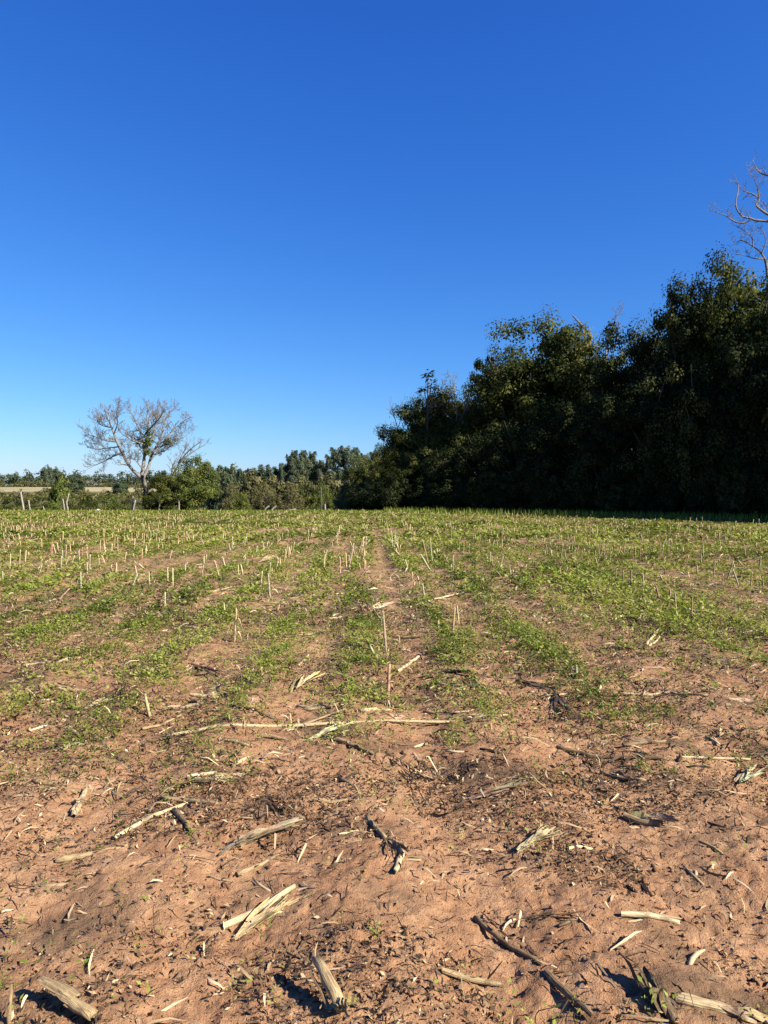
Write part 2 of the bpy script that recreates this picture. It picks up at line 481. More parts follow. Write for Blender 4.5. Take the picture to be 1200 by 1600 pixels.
proto('scrub', 5, 3.3, [(0, 0, 3, 2.4, 2.4, 1.9), (-1.6, -.3, 2, 1.5, 1.5, 1.5), (1.6, .2, 2.1, 1.5, 1.5, 1.6)], 170, 70, .5, .14, M_scrub, 6, trunk_r=.11, nb=34, bark=M_bare, flat=.9)
proto('gum', 18, 4.0, [(0, 0, 15.2, 1.9, 1.9, 2.2), (-1.8, .4, 12.8, 1.6, 1.6, 1.6), (1.7, -.3, 13.4, 1.5, 1.6, 1.5), (.8, .6, 10.8, 1.6, 1.5, 1.3), (-1.0, -.5, 9.5, 1.4, 1.4, 1.2), (1.9, 0, 9, 1.2, 1.2, 1.0)], 150, 70, .8, .34, M_euc, 7, trunk_r=.22, nb=16, bark=M_bare, shell=.5)
proto('conifer', 14, 2.6, [(0, 0, 12, 1.0, 1.0, 2.2), (0, 0, 9, 1.7, 1.7, 2.2), (0, 0, 6, 2.2, 2.2, 2.4), (0, 0, 3, 2.4, 2.4, 2.2)], 170, 60, .8, .40, M_fargrn, 8, trunk_r=.2, nb=8)
proto('distant', 8, 4, [(0, 0, 5, 3, 3, 2.5), (-1.8, 0, 3.6, 2, 2, 2.2), (1.9, .2, 3.8, 2, 2, 2.2), (0, 0, 1.8, 3, 3, 1.8)], 200, 60, .9, .40, M_fargrn, 9, trunk_r=.2, nb=8)

def plant_tree(key, name, label, cat, x, y, h, r, rz, group=None, crown_mat=None, z=None):
    H, R, cm, tm = PROTO[key]
    o = empty(name, (x, y, (hz(x, y) if z is None else z) - .05), label, cat, group, rz, (r / R, r / R, h / H))
    c = obj('crown', cm, o); obj('trunk', tm, o)
    if crown_mat:
        c.material_slots[0].link = 'OBJECT'; c.material_slots[0].material = crown_mat
    return o

RNG = random.Random(11)
def tree_px(key, name, label, cat, px, top, d, hw, group=None, crown_mat=None):
    x = (px - 600) / F * d
    zt = at(px, top, d).z; z0 = hz(x, d)
    return plant_tree(key, name, label, cat, x, d, zt - z0, hw / F * d, RNG.uniform(0, 6.28), group, crown_mat)

# ------------------------------------------------------------------ the dark wood
W1 = 'trees of the dark wood'
for key, name, lab, px, top, d, hw in [
    ('round', 'broadleaf_tree', 'small rounded tree at the open end of the dark wood', 642, 624, 64, 46),
    ('round', 'broadleaf_tree', 'low full tree at the very tip of the wood', 612, 664, 63, 28),
    ('round', 'broadleaf_tree', 'leafy tree between the tufted tree and the grey twiggy crown', 684, 604, 63.5, 44),
    ('irregular', 'broadleaf_tree', 'thin leafy tree behind the grey twiggy crown in the wood', 708, 588, 65, 48),
    ('irregular', 'broadleaf_tree', 'tree on the shoulder below the big domed crown of the wood', 780, 522, 60, 50),
    ('round', 'broadleaf_tree', 'big domed sunlit tree standing in the middle of the wood', 842, 484, 58, 86),
    ('viny', 'broadleaf_tree', 'vine-hung tree just beside the big domed crown', 918, 500, 56, 58),
    ('round', 'broadleaf_tree', 'lower tree in the dip between the two tall parts of the wood', 985, 500, 52, 58),
    ('irregular', 'broadleaf_tree', 'tall leafy tree where the wood steps up steeply', 1066, 408, 48, 66),
    ('round', 'broadleaf_tree', 'tall tree with tufted top below the bare branches', 1122, 384, 47, 58),
    ('viny', 'broadleaf_tree', 'tall creeper-covered tree at the picture edge under the bare tree', 1192, 400, 44, 80),
    ('round', 'broadleaf_tree', 'tall tree of the wood just past the picture edge', 1305, 395, 41, 88),
    ('irregular', 'broadleaf_tree', 'tall tree of the wood nearest the camera past the picture edge', 1440, 370, 39, 95)]:
    tree_px(key, name, lab, 'tree', px, top - 8, d, hw * 1.18, W1, M_olive if px in (842, 684, 642, 708, 1192) else M_dark_shaded if px in (985, 1066, 1440) else None)
for key, lab, px, top, d, hw in [
    ('viny', 'vine curtain tree at the low tip of the wood', 598, 700, 61, 30),
    ('viny', 'low dark tree in front of the small rounded tree', 640, 702, 60, 42),
    ('viny', 'shaded tree in front of the grey twiggy crown', 695, 688, 57.5, 46),
    ('viny', 'shaded tree left below the big domed crown', 752, 664, 55, 50),
    ('viny', 'shaded tree straight below the big domed crown', 812, 640, 53, 56),
    ('viny', 'shaded tree below the vine-hung tree', 882, 622, 50.5, 60),
    ('viny', 'shaded tree in front of the dip in the wood', 950, 606, 48, 60),
    ('viny', 'shaded tree in front of the steep step of the wood', 1022, 572, 46, 62),
    ('viny', 'shaded tree below the tufted top', 1092, 545, 44, 62),
    ('viny', 'shaded tree at the picture edge in the wood front', 1165, 520, 42, 66),
    ('viny', 'shaded tree of the wood front past the picture edge', 1255, 490, 40, 72)]:
    tree_px(key, 'understory_tree', lab, 'tree', px, top, d, hw, 'shaded understory trees of the wood', M_dark_shaded if px > 660 else None)
for i, (key, px, top, d, hw) in enumerate([('round', 672, 650, 73, 50), ('irregular', 738, 600, 72, 50), ('round', 800, 545, 71, 60), ('viny', 880, 530, 69, 60), ('round', 945, 548, 66, 60),
        ('round', 1020, 500, 63, 64), ('irregular', 1085, 440, 60, 66), ('round', 1160, 425, 57, 70), ('round', 1250, 420, 54, 80), ('round', 1350, 420, 52, 90)]):
    tree_px(key, 'broadleaf_tree', 'deep-wood tree behind ' + ['the small rounded tree', 'the grey twiggy crown', 'the left flank of the big domed crown', 'the right flank of the big domed crown', 'the dip in the wood', 'the near side of the dip', 'the steep step of the wood', 'the tufted top', 'the creeper-covered tree at the edge', 'the trees past the picture edge'][i], 'tree', px, top, d, hw, 'trees deep in the wood')
ORD = ['first', 'second', 'third', 'fourth', 'fifth', 'sixth', 'seventh', 'eighth', 'ninth', 'tenth', 'eleventh', 'twelfth', 'thirteenth', 'fourteenth', 'fifteenth', 'sixteenth', 'seventeenth', 'eighteenth', 'nineteenth']
TENS = {20: 'twenty', 30: 'thirty', 40: 'forty', 50: 'fifty'}
def ordw(n):
    if n <= 19: return ORD[n - 1]
    t, u = n // 10 * 10, n % 10
    if u == 0: return TENS[t][:-1] + 'ieth'
    return TENS[t] + '-' + ORD[u - 1]
for lab, x_, y_, h_, r_ in [('tall unseen tree of the wood beside the nearest one', 27.5, 35.5, 15, 4.2), ('tall unseen tree continuing the wood toward the camera', 32.5, 32.3, 16, 4.5), ('tall unseen tree deep in the continuing wood', 38, 35, 18, 5), ('last unseen tree of the continuing wood', 38.5, 28.6, 17, 5)]:
    plant_tree('round', 'broadleaf_tree', lab.replace('unseen', 'off-frame'), 'tree', x_, y_, h_, r_, RNG.uniform(0, 6), W1)  # unseen trees of the wood, added to shade its front and the field edge
for i in range(15):
    t = i / 14; px = 578 + t * 660; d = 59.5 - 20.5 * t ** .9
    tree_px('shrub', 'forest_edge_shrub', f'dark shrub at the wood foot, {ordw(i + 1)} from the low tip', 'shrub', px, 742 - 30 * t + RNG.uniform(-14, 14), d, 44 + RNG.uniform(-6, 14), 'shrubs along the foot of the wood', M_dark_shaded)

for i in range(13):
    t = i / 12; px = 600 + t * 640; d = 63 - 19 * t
    tree_px('shrub', 'forest_edge_shrub', f'dark shrub behind the front shrubs of the wood, {ordw(i + 1)} from the low tip', 'shrub', px, 735 - 34 * t + RNG.uniform(-10, 10), d, 56, 'second row of shrubs in the wood', M_dark_shaded)
# cecropia-like tree with big tufts
def tufted_tree():
    d = 62; base = at(668, 800, d); o = empty('tufted_tree', (base.x, d, hz(base.x, d)), 'slender tree with big umbrella leaf tufts above the wood end', 'tree')
    rng = np.random.default_rng(3); pr = random.Random(3); inv = Vector((base.x, d, hz(base.x, d)))
    mb = MB(); tips = []
    P = lambda px, py, dy=0: at(px, py, d + dy) - inv
    mb.tube([Vector((0, 0, -.2)), P(667, 700), P(668, 640), P(669, 584)], [.13, .1, .08, .05], 6, cap=False); tips.append(P(669, 582))
    for s, e, dy in [((668, 640), (662, 606), .5), ((668, 650), (680, 612), -.4), ((668, 625), (674, 598), .3), ((667, 660), (655, 640), -.4), ((668, 655), (690, 632), .4)]:
        mb.tube([P(*s), P((s[0] + e[0]) / 2 + 1, (s[1] + e[1]) / 2 + 3, dy / 2), P(*e, dy)], [.06, .05, .035], 5, cap=False); tips.append(P(*e, dy))
    obj('trunk', mb.mesh('tufted_trunk', M_bark), o)
    Ps, Ds, Ns, L = [], [], [], []
    for t in tips:
        for k in range(34):
            a = pr.uniform(0, 6.28); el = pr.uniform(-.5, .6)
            dd = Vector((math.cos(a) * math.cos(el), math.sin(a) * math.cos(el), math.sin(el)))
            Ps.append(t + dd * pr.uniform(0, .35) + Vector((0, 0, pr.uniform(-.5, .05)))); Ds.append(dd + Vector((0, 0, -.3))); Ns.append(Vector((pr.uniform(-.4, .4), pr.uniform(-.4, .4), 1))); L.append(pr.uniform(.3, .55))
    Ds = unit(np.array([tuple(v) for v in Ds])); Ns = unit(np.array([tuple(v) for v in Ns])); L = np.array(L)
    V, q = leaf_cloud(np.array([tuple(v) for v in Ps]), Ds, Ns, L, L * .5)
    obj('crown', raw_mesh('tufted_crown', V, q, 4, M_forest, rng.random(len(L)) * .8), o)
tufted_tree()

# bare trees ---------------------------------------------------------------
def hand_tree(name, label, base_px, d, limbs, mat, seed, nk, klen, lens, grp=None, **kw):
    b = at(base_px, 790, d); z0 = hz(b.x, d); inv = Vector((b.x, d, z0)); pr = random.Random(seed)
    o = empty(name, inv, label, 'tree', grp)
    mb = MB(); br = MB()
    for i, (pts, r0, r1) in enumerate(limbs):
        dy = 0; P = []
        tot = pr.uniform(-1, 1) * lens
        for j, (px, py) in enumerate(pts):
            P.append(at(px, py, d + tot * j / max(1, len(pts) - 1)) - inv)
        if i == 0:
            P[0].z = -.3
            limb(mb, P, r0, r1, pr, 0, 0)
        else:
            limb(br, P, r0, r1, pr, nk, klen, **kw)
    obj('trunk', mb.mesh(name + '_trunk', mat), o)
    obj('branches', br.mesh(name + '_branches', mat), o)
    return o

lone = hand_tree('bare_tree', 'leafless spreading grey tree on the skyline beside the rounded bush', 232, 61, [
    ([(236, 800), (230, 772), (224, 752), (222, 745)], .26, .21),
    ([(222, 748), (208, 735), (196, 718), (184, 694), (176, 672), (168, 652), (163, 640)], .20, .04),
    ([(190, 708), (175, 714), (160, 722), (146, 728)], .09, .025),
    ([(180, 690), (164, 688), (148, 682), (134, 679)], .09, .02),
    ([(173, 668), (158, 664), (148, 655)], .07, .02),
    ([(186, 698), (168, 700), (152, 702), (138, 698)], .08, .02),
    ([(178, 678), (184, 660), (182, 644), (188, 632)], .08, .02),
    ([(240, 706), (256, 696), (274, 690), (292, 680)], .10, .02),
    ([(222, 748), (224, 728), (226, 708), (224, 690), (218, 672), (210, 655), (203, 640)], .22, .04),
    ([(226, 706), (230, 688), (232, 668), (230, 650), (232, 632)], .16, .035),
    ([(224, 694), (212, 690), (200, 684), (190, 678)], .09, .025),
    ([(224, 746), (232, 730), (236, 714), (244, 698), (252, 682), (256, 662), (264, 646), (276, 638)], .18, .03),
    ([(246, 694), (258, 688), (268, 674), (280, 664), (290, 655)], .10, .025),
    ([(232, 672), (240, 664), (250, 652), (256, 640)], .09, .025),
    ([(236, 718), (246, 708), (258, 704), (270, 694)], .09, .025),
    ([(224, 735), (214, 722), (206, 716), (198, 716)], .07, .02),
    ([(228, 690), (236, 684), (240, 674), (244, 656), (240, 640)], .09, .025)],
    M_bare, 21, 19, 1.0, 2.4, kids=(0, 4, 3, 2), wander=.42, up=.10, spread=.8, tipr=.45)
# ivy tufts on that tree
def ivy():
    rng = np.random.default_rng(5); inv = np.array(lone.location)
    bl = []
    for px, py, r in [(216, 692, .45), (232, 688, .5), (234, 678, .4), (230, 704, .35), (262, 690, .3)]:
        p = at(px, py, 61); bl.append((p.x - inv[0], p.y - inv[1], p.z - inv[2], r, r * .8, r * 1.2))
    V, q, var, _ = crown(rng, bl, 46, 26, .3, .13)
    obj('ivy', raw_mesh('ivy', V, q, 4, M_bush, var), lone)
ivy()
hand_tree('bare_tree', 'small feathery grey tree leaning out behind the rounded bush', 262, 63, [
    ([(262, 800), (264, 770), (268, 745)], .16, .12),
    ([(268, 748), (278, 728), (288, 712), (300, 700), (314, 690)], .12, .03),
    ([(276, 732), (284, 712), (292, 698), (298, 688)], .08, .02),
    ([(268, 745), (270, 728), (276, 716)], .08, .03),
    ([(284, 718), (296, 710), (308, 702), (318, 696)], .07, .02)], M_bare, 22, 10, .8, .8, kids=(0, 3, 3), wander=.4, up=.12, spread=.6)

hand_tree('bare_tree', 'tall leafless tree reaching in over the wood at the edge', 1330, 50, [
    ([(1330, 800), (1316, 640), (1306, 500), (1298, 420)], .36, .22),
    ([(1298, 420), (1262, 372), (1225, 350), (1200, 346), (1180, 344), (1172, 341), (1160, 338), (1151, 326), (1150, 312), (1153, 300), (1153, 288), (1147, 272)], .14, .02),
    ([(1174, 342), (1164, 348), (1150, 347), (1140, 341), (1131, 336), (1118, 331), (1110, 327)], .08, .018),
    ([(1240, 360), (1215, 342), (1198, 334), (1188, 327), (1181, 320), (1186, 312), (1176, 303), (1166, 300), (1158, 294), (1150, 284)], .13, .02),
    ([(1262, 372), (1240, 330), (1215, 315), (1200, 322), (1190, 313)], .12, .02),
    ([(1298, 420), (1272, 330), (1240, 290), (1205, 276), (1190, 271), (1181, 262), (1176, 250)], .16, .02),
    ([(1186, 309), (1183, 292), (1177, 276), (1170, 270)], .05, .015),
    ([(1272, 330), (1260, 280), (1240, 240), (1215, 225)], .12, .02),
    ([(1298, 420), (1310, 340), (1330, 270), (1345, 230)], .16, .03)],
    M_bare, 23, 8, .75, 1.2, kids=(0, 3, 3), wander=.55, up=.08, spread=.9)
hand_tree('bare_tree', 'slighter leafless tree just above the creeper-covered crown', 1205, 52, [
    ([(1212, 800), (1206, 600), (1200, 440), (1195, 404)], .18, .10),
    ([(1195, 404), (1186, 392), (1175, 384), (1164, 377), (1156, 376), (1150, 380), (1142, 371)], .08, .018),
    ([(1177, 386), (1175, 372), (1168, 364), (1158, 358), (1150, 352)], .055, .015),
    ([(1195, 404), (1180, 404), (1166, 400), (1152, 396)], .06, .018),
    ([(1190, 396), (1196, 380), (1194, 364), (1188, 354)], .06, .015),
    ([(1197, 410), (1206, 390), (1216, 370)], .06, .015)], M_bare, 24, 8, .75, .8, kids=(0, 3, 3), wander=.55, up=.1, spread=.9)
hand_tree('bare_tree', 'thin dead sapling sticking up in the dip of the wood', 948, 58, [
    ([(945, 800), (946, 640), (947, 545)], .12, .07),
    ([(947, 548), (953, 524), (960, 506), (968, 490), (973, 478)], .06, .015),
    ([(953, 526), (958, 516), (972, 512)], .04, .012), ([(950, 536), (962, 500), (962, 484)], .045, .012)], M_bare, 25, 8, .65, .5, kids=(0, 3, 2), wander=.5, up=.15, spread=.7)
hand_tree('dead_tree', 'broken dead stem pointing left above the vine-hung tree', 925, 60, [
    ([(930, 800), (928, 640), (922, 520)], .16, .12), ([(924, 530), (914, 514), (904, 503), (895, 493)], .12, .07)], M_bare2, 26, 1, .3, .2, kids=(0, 0))
hand_tree('bare_tree', 'grey twiggy leafless tree in the sunlit end of the wood', 712, 63, [
    ([(716, 800), (714, 720), (712, 670)], .16, .12),
    ([(712, 672), (702, 650), (694, 626), (690, 604)], .09, .02), ([(712, 670), (714, 640), (710, 612), (712, 588)], .09, .02),
    ([(712, 672), (724, 648), (730, 622), (734, 600)], .09, .02), ([(705, 655), (686, 640), (674, 626)], .06, .02), ([(718, 655), (738, 640), (750, 620)], .06, .02)],
    M_bare, 27, 11, .95, 1.4, kids=(0, 4, 3, 2), wander=.5, up=.12, spread=.85)
hand_tree('bare_tree', 'pale-limbed leafless tree leaning beside the big domed crown', 800, 58.5, [
    ([(812, 800), (806, 720), (796, 668)], .17, .12),
    ([(796, 670), (786, 640), (776, 606), (772, 578), (764, 560)], .10, .02), ([(788, 646), (770, 634), (756, 622)], .06, .02),
    ([(778, 610), (790, 590), (796, 572)], .06, .02), ([(780, 622), (764, 604), (752, 588)], .06, .018)],
    M_bare, 28, 9, .9, 1, kids=(0, 3, 3), wander=.5, up=.12, spread=.85)
hand_tree('bare_tree', 'small forked leafless sapling over the wood tip', 620, 64.5, [
    ([(626, 800), (625, 720), (622, 670)], .09, .06), ([(622, 672), (616, 650), (611, 634), (612, 620)], .045, .015),
    ([(622, 668), (628, 648), (629, 630), (634, 618)], .045, .012), ([(618, 656), (612, 646), (608, 640)], .03, .012)], M_bare, 29, 5, .5, .5, kids=(0, 3), wander=.5, up=.15, spread=.7)

# ------------------------------------------------------------------ bushes and trees beyond the field
tree_px('dome', 'bush', 'tall rounded green bush beside the lone leafless tree', 'bush', 306, 709, 59.5, 52)
tree_px('thicket', 'bush', 'grey-green tangled bush round the trunk of the leafless tree', 'bush', 260, 730, 59, 44, None, M_olive)
tree_px('shrub', 'bush', 'dark low bush under the trunk of the leafless tree', 'bush', 238, 752, 58.8, 30)
for key, nm, lab, px, top, d, hw, mt in [
    ('shrub', 'bush', 'dark bush at the far left end of the field hedge', 8, 770, 82, 26, None),
    ('scrub', 'bush', 'brownish bush behind the tall leaning fence post', 40, 770, 84, 24, None),
    ('shrub', 'bush', 'dark bush between the leaning posts and the pointed tree', 66, 768, 88, 24, None),
    ('distant', 'pointed_tree', 'olive tree rising from the hedge behind the crooked posts', 94, 738, 92, 17, M_bush),
    ('scrub', 'bush', 'thin twiggy bush at the foot of the pointed tree', 104, 772, 80, 22, None),
    ('shrub', 'bush', 'dark bush next to the pointed tree', 128, 770, 86, 24, None),
    ('shrub', 'bush', 'dark bush behind the bright green rounded one', 152, 767, 92, 26, None),
    ('thicket', 'bush', 'bright green rounded bush left of the leafless tree', 178, 765, 80, 22, None),
    ('shrub', 'bush', 'low dark bush in front of the tall leaning post gap', 22, 778, 72, 24, None),
    ('shrub', 'bush', 'low dark bush before the short stake', 58, 778, 73, 26, None),
    ('thicket', 'bush', 'low green bush between the pointed tree and the crooked posts', 84, 780, 72, 22, None),
    ('shrub', 'bush', 'low dark bush just past the crooked posts', 122, 778, 74, 26, None),
    ('shrub', 'bush', 'low dark bush behind the white sack', 150, 778, 72, 24, None),
    ('shrub', 'bush', 'low dark bush beside the close pair of posts', 198, 778, 72, 22, None),
    ('scrub', 'bush', 'brown scrub just left of the leafless tree trunk', 205, 768, 84, 20, None),
    ('distant', 'tree', 'lone dark bush standing on the tan paddock', 189, 752, 300, 13, None),
    ('distant', 'tree', 'small round tree standing on the tan paddock edge', 118, 739, 330, 12, None),
    ('distant', 'tree', 'tallest tree breaking the far treeline above the pointed tree', 74, 727, 440, 9, M_euc),
    ('distant', 'tree', 'second taller tree of the far treeline', 87, 730, 445, 7, M_euc)]:
    tree_px(key, nm, lab, 'tree' if 'tree' in nm else 'bush', px, top - 3, d, hw * 1.35, None, mt)
for key, nm, lab, px, top, d, hw, mt in [
    ('scrub', 'scrub_bush', 'grey scrub next to the tall rounded green bush', 362, 752, 74, 26, None),
    ('thicket', 'scrub_bush', 'small bright green bush among the grey scrub', 376, 766, 70, 18, None),
    ('scrub', 'scrub_bush', 'low wide grey scrub above the brush pile', 420, 766, 72, 34, None),
    ('scrub', 'scrub_bush', 'grey-green scrub in the middle of the hollow', 412, 748, 92, 34, None),
    ('scrub', 'scrub_bush', 'bare-looking scrub behind the low wide one', 455, 756, 80, 30, None),
    ('shrub', 'scrub_bush', 'dark bush among the scrub below the gum trees', 480, 748, 84, 24, None),
    ('scrub', 'scrub_bush', 'pale scrub behind the thin dark pole', 500, 752, 96, 28, M_bush),
    ('thicket', 'scrub_bush', 'yellow-green bush beside the small white-topped post', 512, 760, 76, 20, None),
    ('scrub', 'scrub_bush', 'olive bush touching the tip of the wood', 540, 750, 70, 26, None),
    ('shrub', 'scrub_bush', 'black-green bush right against the wood tip', 560, 738, 66, 28, None),
    ('irregular', 'scrub_tree', 'dark leafy tree rising behind the wood tip', 566, 706, 84, 30, None),
    ('distant', 'scrub_tree', 'round dark tree behind the grey scrub', 366, 724, 130, 24, None),
    ('distant', 'scrub_tree', 'broad olive tree next to the round dark one', 398, 733, 125, 26, M_scrub),
    ('distant', 'scrub_tree', 'olive tree in front of the row of conifers', 430, 742, 130, 26, M_scrub),
    ('distant', 'scrub_tree', 'grey-green tree below the first gum trees', 470, 742, 128, 28, M_scrub),
    ('distant', 'scrub_tree', 'grey-green tree below the taller gum trees', 520, 740, 125, 30, M_scrub),
    ('distant', 'scrub_tree', 'dark tree peeping out past the rounded bush', 340, 728, 140, 18, None)]:
    tree_px(key, nm, lab, 'tree' if 'tree' in nm else 'bush', px, top - 4, d, hw * 1.25, 'scrub in the hollow', mt)
for i, (px, top, d, hw) in enumerate([(452, 712, 215, 9), (461, 705, 210, 12), (475, 705, 212, 13), (489, 707, 216, 12), (502, 722, 214, 9), (514, 712, 205, 11), (524, 700, 200, 15), (540, 697, 200, 16), (556, 700, 203, 14), (570, 710, 205, 13), (584, 708, 207, 13)]):
    tree_px('gum', 'gum_tree', f'tall airy gum tree on the skyline, {ordw(i + 1)} counting toward the wood', 'tree', px, top - 10, d, hw * 1.3, 'gum trees on the skyline')
for i, px in enumerate(range(332, 512, 11)):
    tree_px('conifer', 'conifer_tree', f'dark conifer of the skyline row, {ordw(i + 1)} from the rounded bush', 'tree', px, 727 + RNG.uniform(-5, 4) - (4 if px > 400 else 0), 235 + RNG.uniform(-8, 8), 15, 'row of dark conifers on the skyline')
tree_px('gum', 'slender_tree', 'slender tall tree standing alone before the conifer row', 'tree', 439, 716, 190, 6)

def treeline():
    rng = np.random.default_rng(17); bl = []
    for i in range(150):
        px = -420 + i * 9 + rng.uniform(-4, 4); d = 445 + rng.uniform(-12, 35)
        x = (px - 600) / F * d; top = at(px, 737 + rng.uniform(-4, 4) + (2 if px < 30 else 0), d).z; z0 = hz(x, d)
        hh = top - z0; bl.append((x, d, z0 + hh * .55, 4.2, 4.2, hh * .5)); bl.append((x + 3, d - 4, z0 + hh * .25, 4, 4, hh * .3))
    V, q, var, _ = crown(rng, bl, 3800, 15, 1.9, 1.15)
    o = obj('treeline', raw_mesh('treeline', V, q, 4, M_fargrn, var), kind='stuff', label='low dark wood along the far rise beyond the paddock', cat='treeline')
    bl = []
    for i in range(120):
        px = -300 + i * 6 + rng.uniform(-4, 4); d = 425 + rng.uniform(-10, 10)
        x = (px - 600) / F * d; z0 = hz(x, d); bl.append((x, d, z0 + 1.2, 3, 3, 1.6 + rng.random() * 1.4))
    for i in range(230):
        px = rng.uniform(-260, 330); d = rng.uniform(150, 318)
        x = (px - 600) / F * d; z0 = hz(x, d); h_ = .8 + 1.6 * rng.random(); bl.append((x, d, z0 + h_ * .6, 2.6, 2.6, h_))
    V, q, var, _ = crown(rng, bl, 2900, 15, 1.0, .7)
    obj('undergrowth', raw_mesh('undergrowth', V, q, 4, M_scrub, var), kind='stuff', label='brown-green scrub dotted below the paddock and along the far treeline', cat='scrub')
treeline()

# fence posts ----------------------------------------------------------------
def post(label, pts, r, d, cat='fence post', name='fence_post', grp='old fence posts at the field edge', mat=None, seed=0):
    pr = random.Random(seed + int(pts[0][0])); b = at(*pts[0], d); z0 = hz(b.x, d); inv = Vector((b.x, d, z0))
    o = empty(name, inv, label, cat, grp)
    P = [at(px, py, d) - inv for px, py in pts]; P[0].z = min(P[0].z, -.25)
    P2 = []
    for i in range(len(P) - 1):
        for k in range(4): P2.append(P[i].lerp(P[i + 1], k / 4) + Vector((pr.gauss(0, .010), pr.gauss(0, .010), 0)))
    P2.append(P[-1]); n = len(P2)
    mb = MB(); mb.tube(P2, [r * (1.1 - .25 * i / n) for i in range(n)], 8, rough=.10, rng=pr)
    obj('post', mb.mesh('post', mat or M_post), o)
    top = P2[-1]; mb = MB()       # split, weathered head and a staple with wire stub
    mb.tube([top - Vector((0, 0, .02)), top + Vector((.01, 0, .05))], [r * .8, r * .35], 6, rough=.2, rng=pr)
    obj('split_head', mb.mesh('head', mat or M_post), o)
    return inv, P2
post('tall pale fence post leaning left at the field edge', [(39.5, 805), (35, 786), (32.5, 769)], .075, 58)
post('short pale post just beside the tall leaning one', [(47.5, 804), (46, 792), (44.5, 782)], .06, 59)
post('low thin broken stake between the leaning and crooked posts', [(70.5, 804), (69, 798), (67.5, 792)], .045, 59)
post('straight slanted post of the crooked pair', [(101.5, 804), (100, 792), (98, 780)], .055, 59)
post('crooked bent post of the pair behind the stubble', [(106.5, 804), (105.5, 794), (104, 785), (107.5, 772)], .06, 58)
post('thin upright post of the close pair left of the leafless tree', [(206, 803), (207, 790), (208, 776)], .055, 60)
post('whiter slanted post of the close pair left of the leafless tree', [(207, 802), (209, 792), (211.5, 782)], .065, 58)
a1 = post('upright post in front of the dark bush under the leafless tree', [(249, 804), (249, 790), (249, 776)], .06, 57.5)
a2 = post('shorter upright post in front of the rounded green bush', [(279.5, 804), (279.5, 793), (279.5, 783)], .06, 57.5)
post('small white-topped post alone below the gum trees', [(508, 804), (508, 796), (508, 788)], .075, 57.5)
post('thin dark pole standing beside the white-topped post', [(502, 804), (502.4, 780), (501.5, 762)], .05, 60, 'pole', 'thin_pole', None, M_bark)
def wires():
    o = empty('fence_wire', a1[0] + Vector((0, -.09, 0)), 'slack wire strands between the two posts by the rounded bush', 'wire')
    for hgt in (.95, .55):
        p = Vector((0, 0, hgt)); q = a2[0] - a1[0] + Vector((0, 0, hgt - .05)); mid = p.lerp(q, .5) - Vector((0, 0, .08))
        mb = MB(); mb.tube([p, p.lerp(mid, .5) - Vector((0, 0, .02)), mid, mid.lerp(q, .5) - Vector((0, 0, .02)), q], [.006] * 5, 4, cap=False)
        obj('wire_strand', mb.mesh('wire', M_bare2), o)
wires()
def white_sack(px, py, d, wd, label):
    m, n, b = new_mat('white_sack'); b.inputs['Roughness'].default_value = .7
    nz = noise(n, None, 8); r = ramp(n, [(.3, (.55, .55, .53)), (.7, (.8, .8, .78))]); n.links.new(nz.outputs[0], r.inputs[0]); n.links.new(r.outputs[0], b.inputs['Base Color'])
    x = at(px, py, d).x; mb = MB(); pr = random.Random(px)
    k = 9
    mb.tube([Vector((-wd / 2 + wd * i / (k - 1), 0, .13 + .03 * math.sin(i * 1.7))) for i in range(k)], [max(.02, .15 * math.sin(math.pi * (i + .35) / (k - .3)) ** .5) * pr.uniform(.85, 1.1) for i in range(k)], 10, rough=.08, rng=pr)
    o = obj('white_sack', mb.mesh('white_sack', m), None, label, 'sack'); o.location = (x, d, hz(x, d))
white_sack(153, 798, 56, .5, 'small white sack-like lump lying at the far field edge')

# ------------------------------------------------------------------ corn stubble
TINTS = [(1.1, 1.05, .95), (1.0, .95, .85), (.9, .82, .72), (1.15, 1.12, 1.05), (.7, .6, .5)]
def stub_mesh(seed, sides=9):
    pr = random.Random(seed); mb = MB(); n = 9; pts = []; rad = []
    node = pr.uniform(.3, .7); bx, by = pr.uniform(-.03, .03), pr.uniform(-.03, .03)
    for i in range(n):
        t = i / (n - 1); pts.append(Vector((t, bx * t * t, by * t * t)))
        r = .055 * (1.05 - .15 * t); r *= 1 + .22 * math.exp(-((t - node) / .03) ** 2) + .12 * math.exp(-((t - .05) / .05) ** 2)
        rad.append(r)
    # extra rings at the node
    mb.tube(pts, rad, sides, rough=.04, rng=pr)
    # slanting ragged cut
    for k in range(sides):
        v = mb.v[(n - 1) * sides + k]; v.x += .05 * math.cos(2 * math.pi * k / sides + seed) + pr.uniform(-.02, .03)
    return mb.mesh('stub', M_straw, smooth=True)
def sheath_mesh(seed, cnt=2):
    pr = random.Random(seed); mb = MB()
    for c in range(cnt):
        x0 = pr.uniform(.05, .7); a = pr.uniform(0, 6.28); u = Vector((0, math.cos(a), math.sin(a))); sd = Vector((0, -math.sin(a), math.cos(a)))
        pts = [Vector((x0, 0, 0)) + u * .05, Vector((x0 + .14, 0, 0)) + u * .09, Vector((x0 + .2, 0, 0)) + u * .2, Vector((x0 + .12, 0, 0)) + u * .34, Vector((x0 - .05, 0, 0)) + u * .42 + sd * .06]
        tw = pr.uniform(-.6, .6)
        side = [(sd + Vector((tw * i * .25, 0, 0))).normalized() for i in range(5)]
        mb.strip(pts, [.09, .085, .07, .05, .01], side, .8, .004)
    return mb.mesh('sheath', M_straw, False)
STUBS = [stub_mesh(100 + i) for i in range(8)]
SHEATHS = [sheath_mesh(200 + i, 1 + i % 3) for i in range(6)]
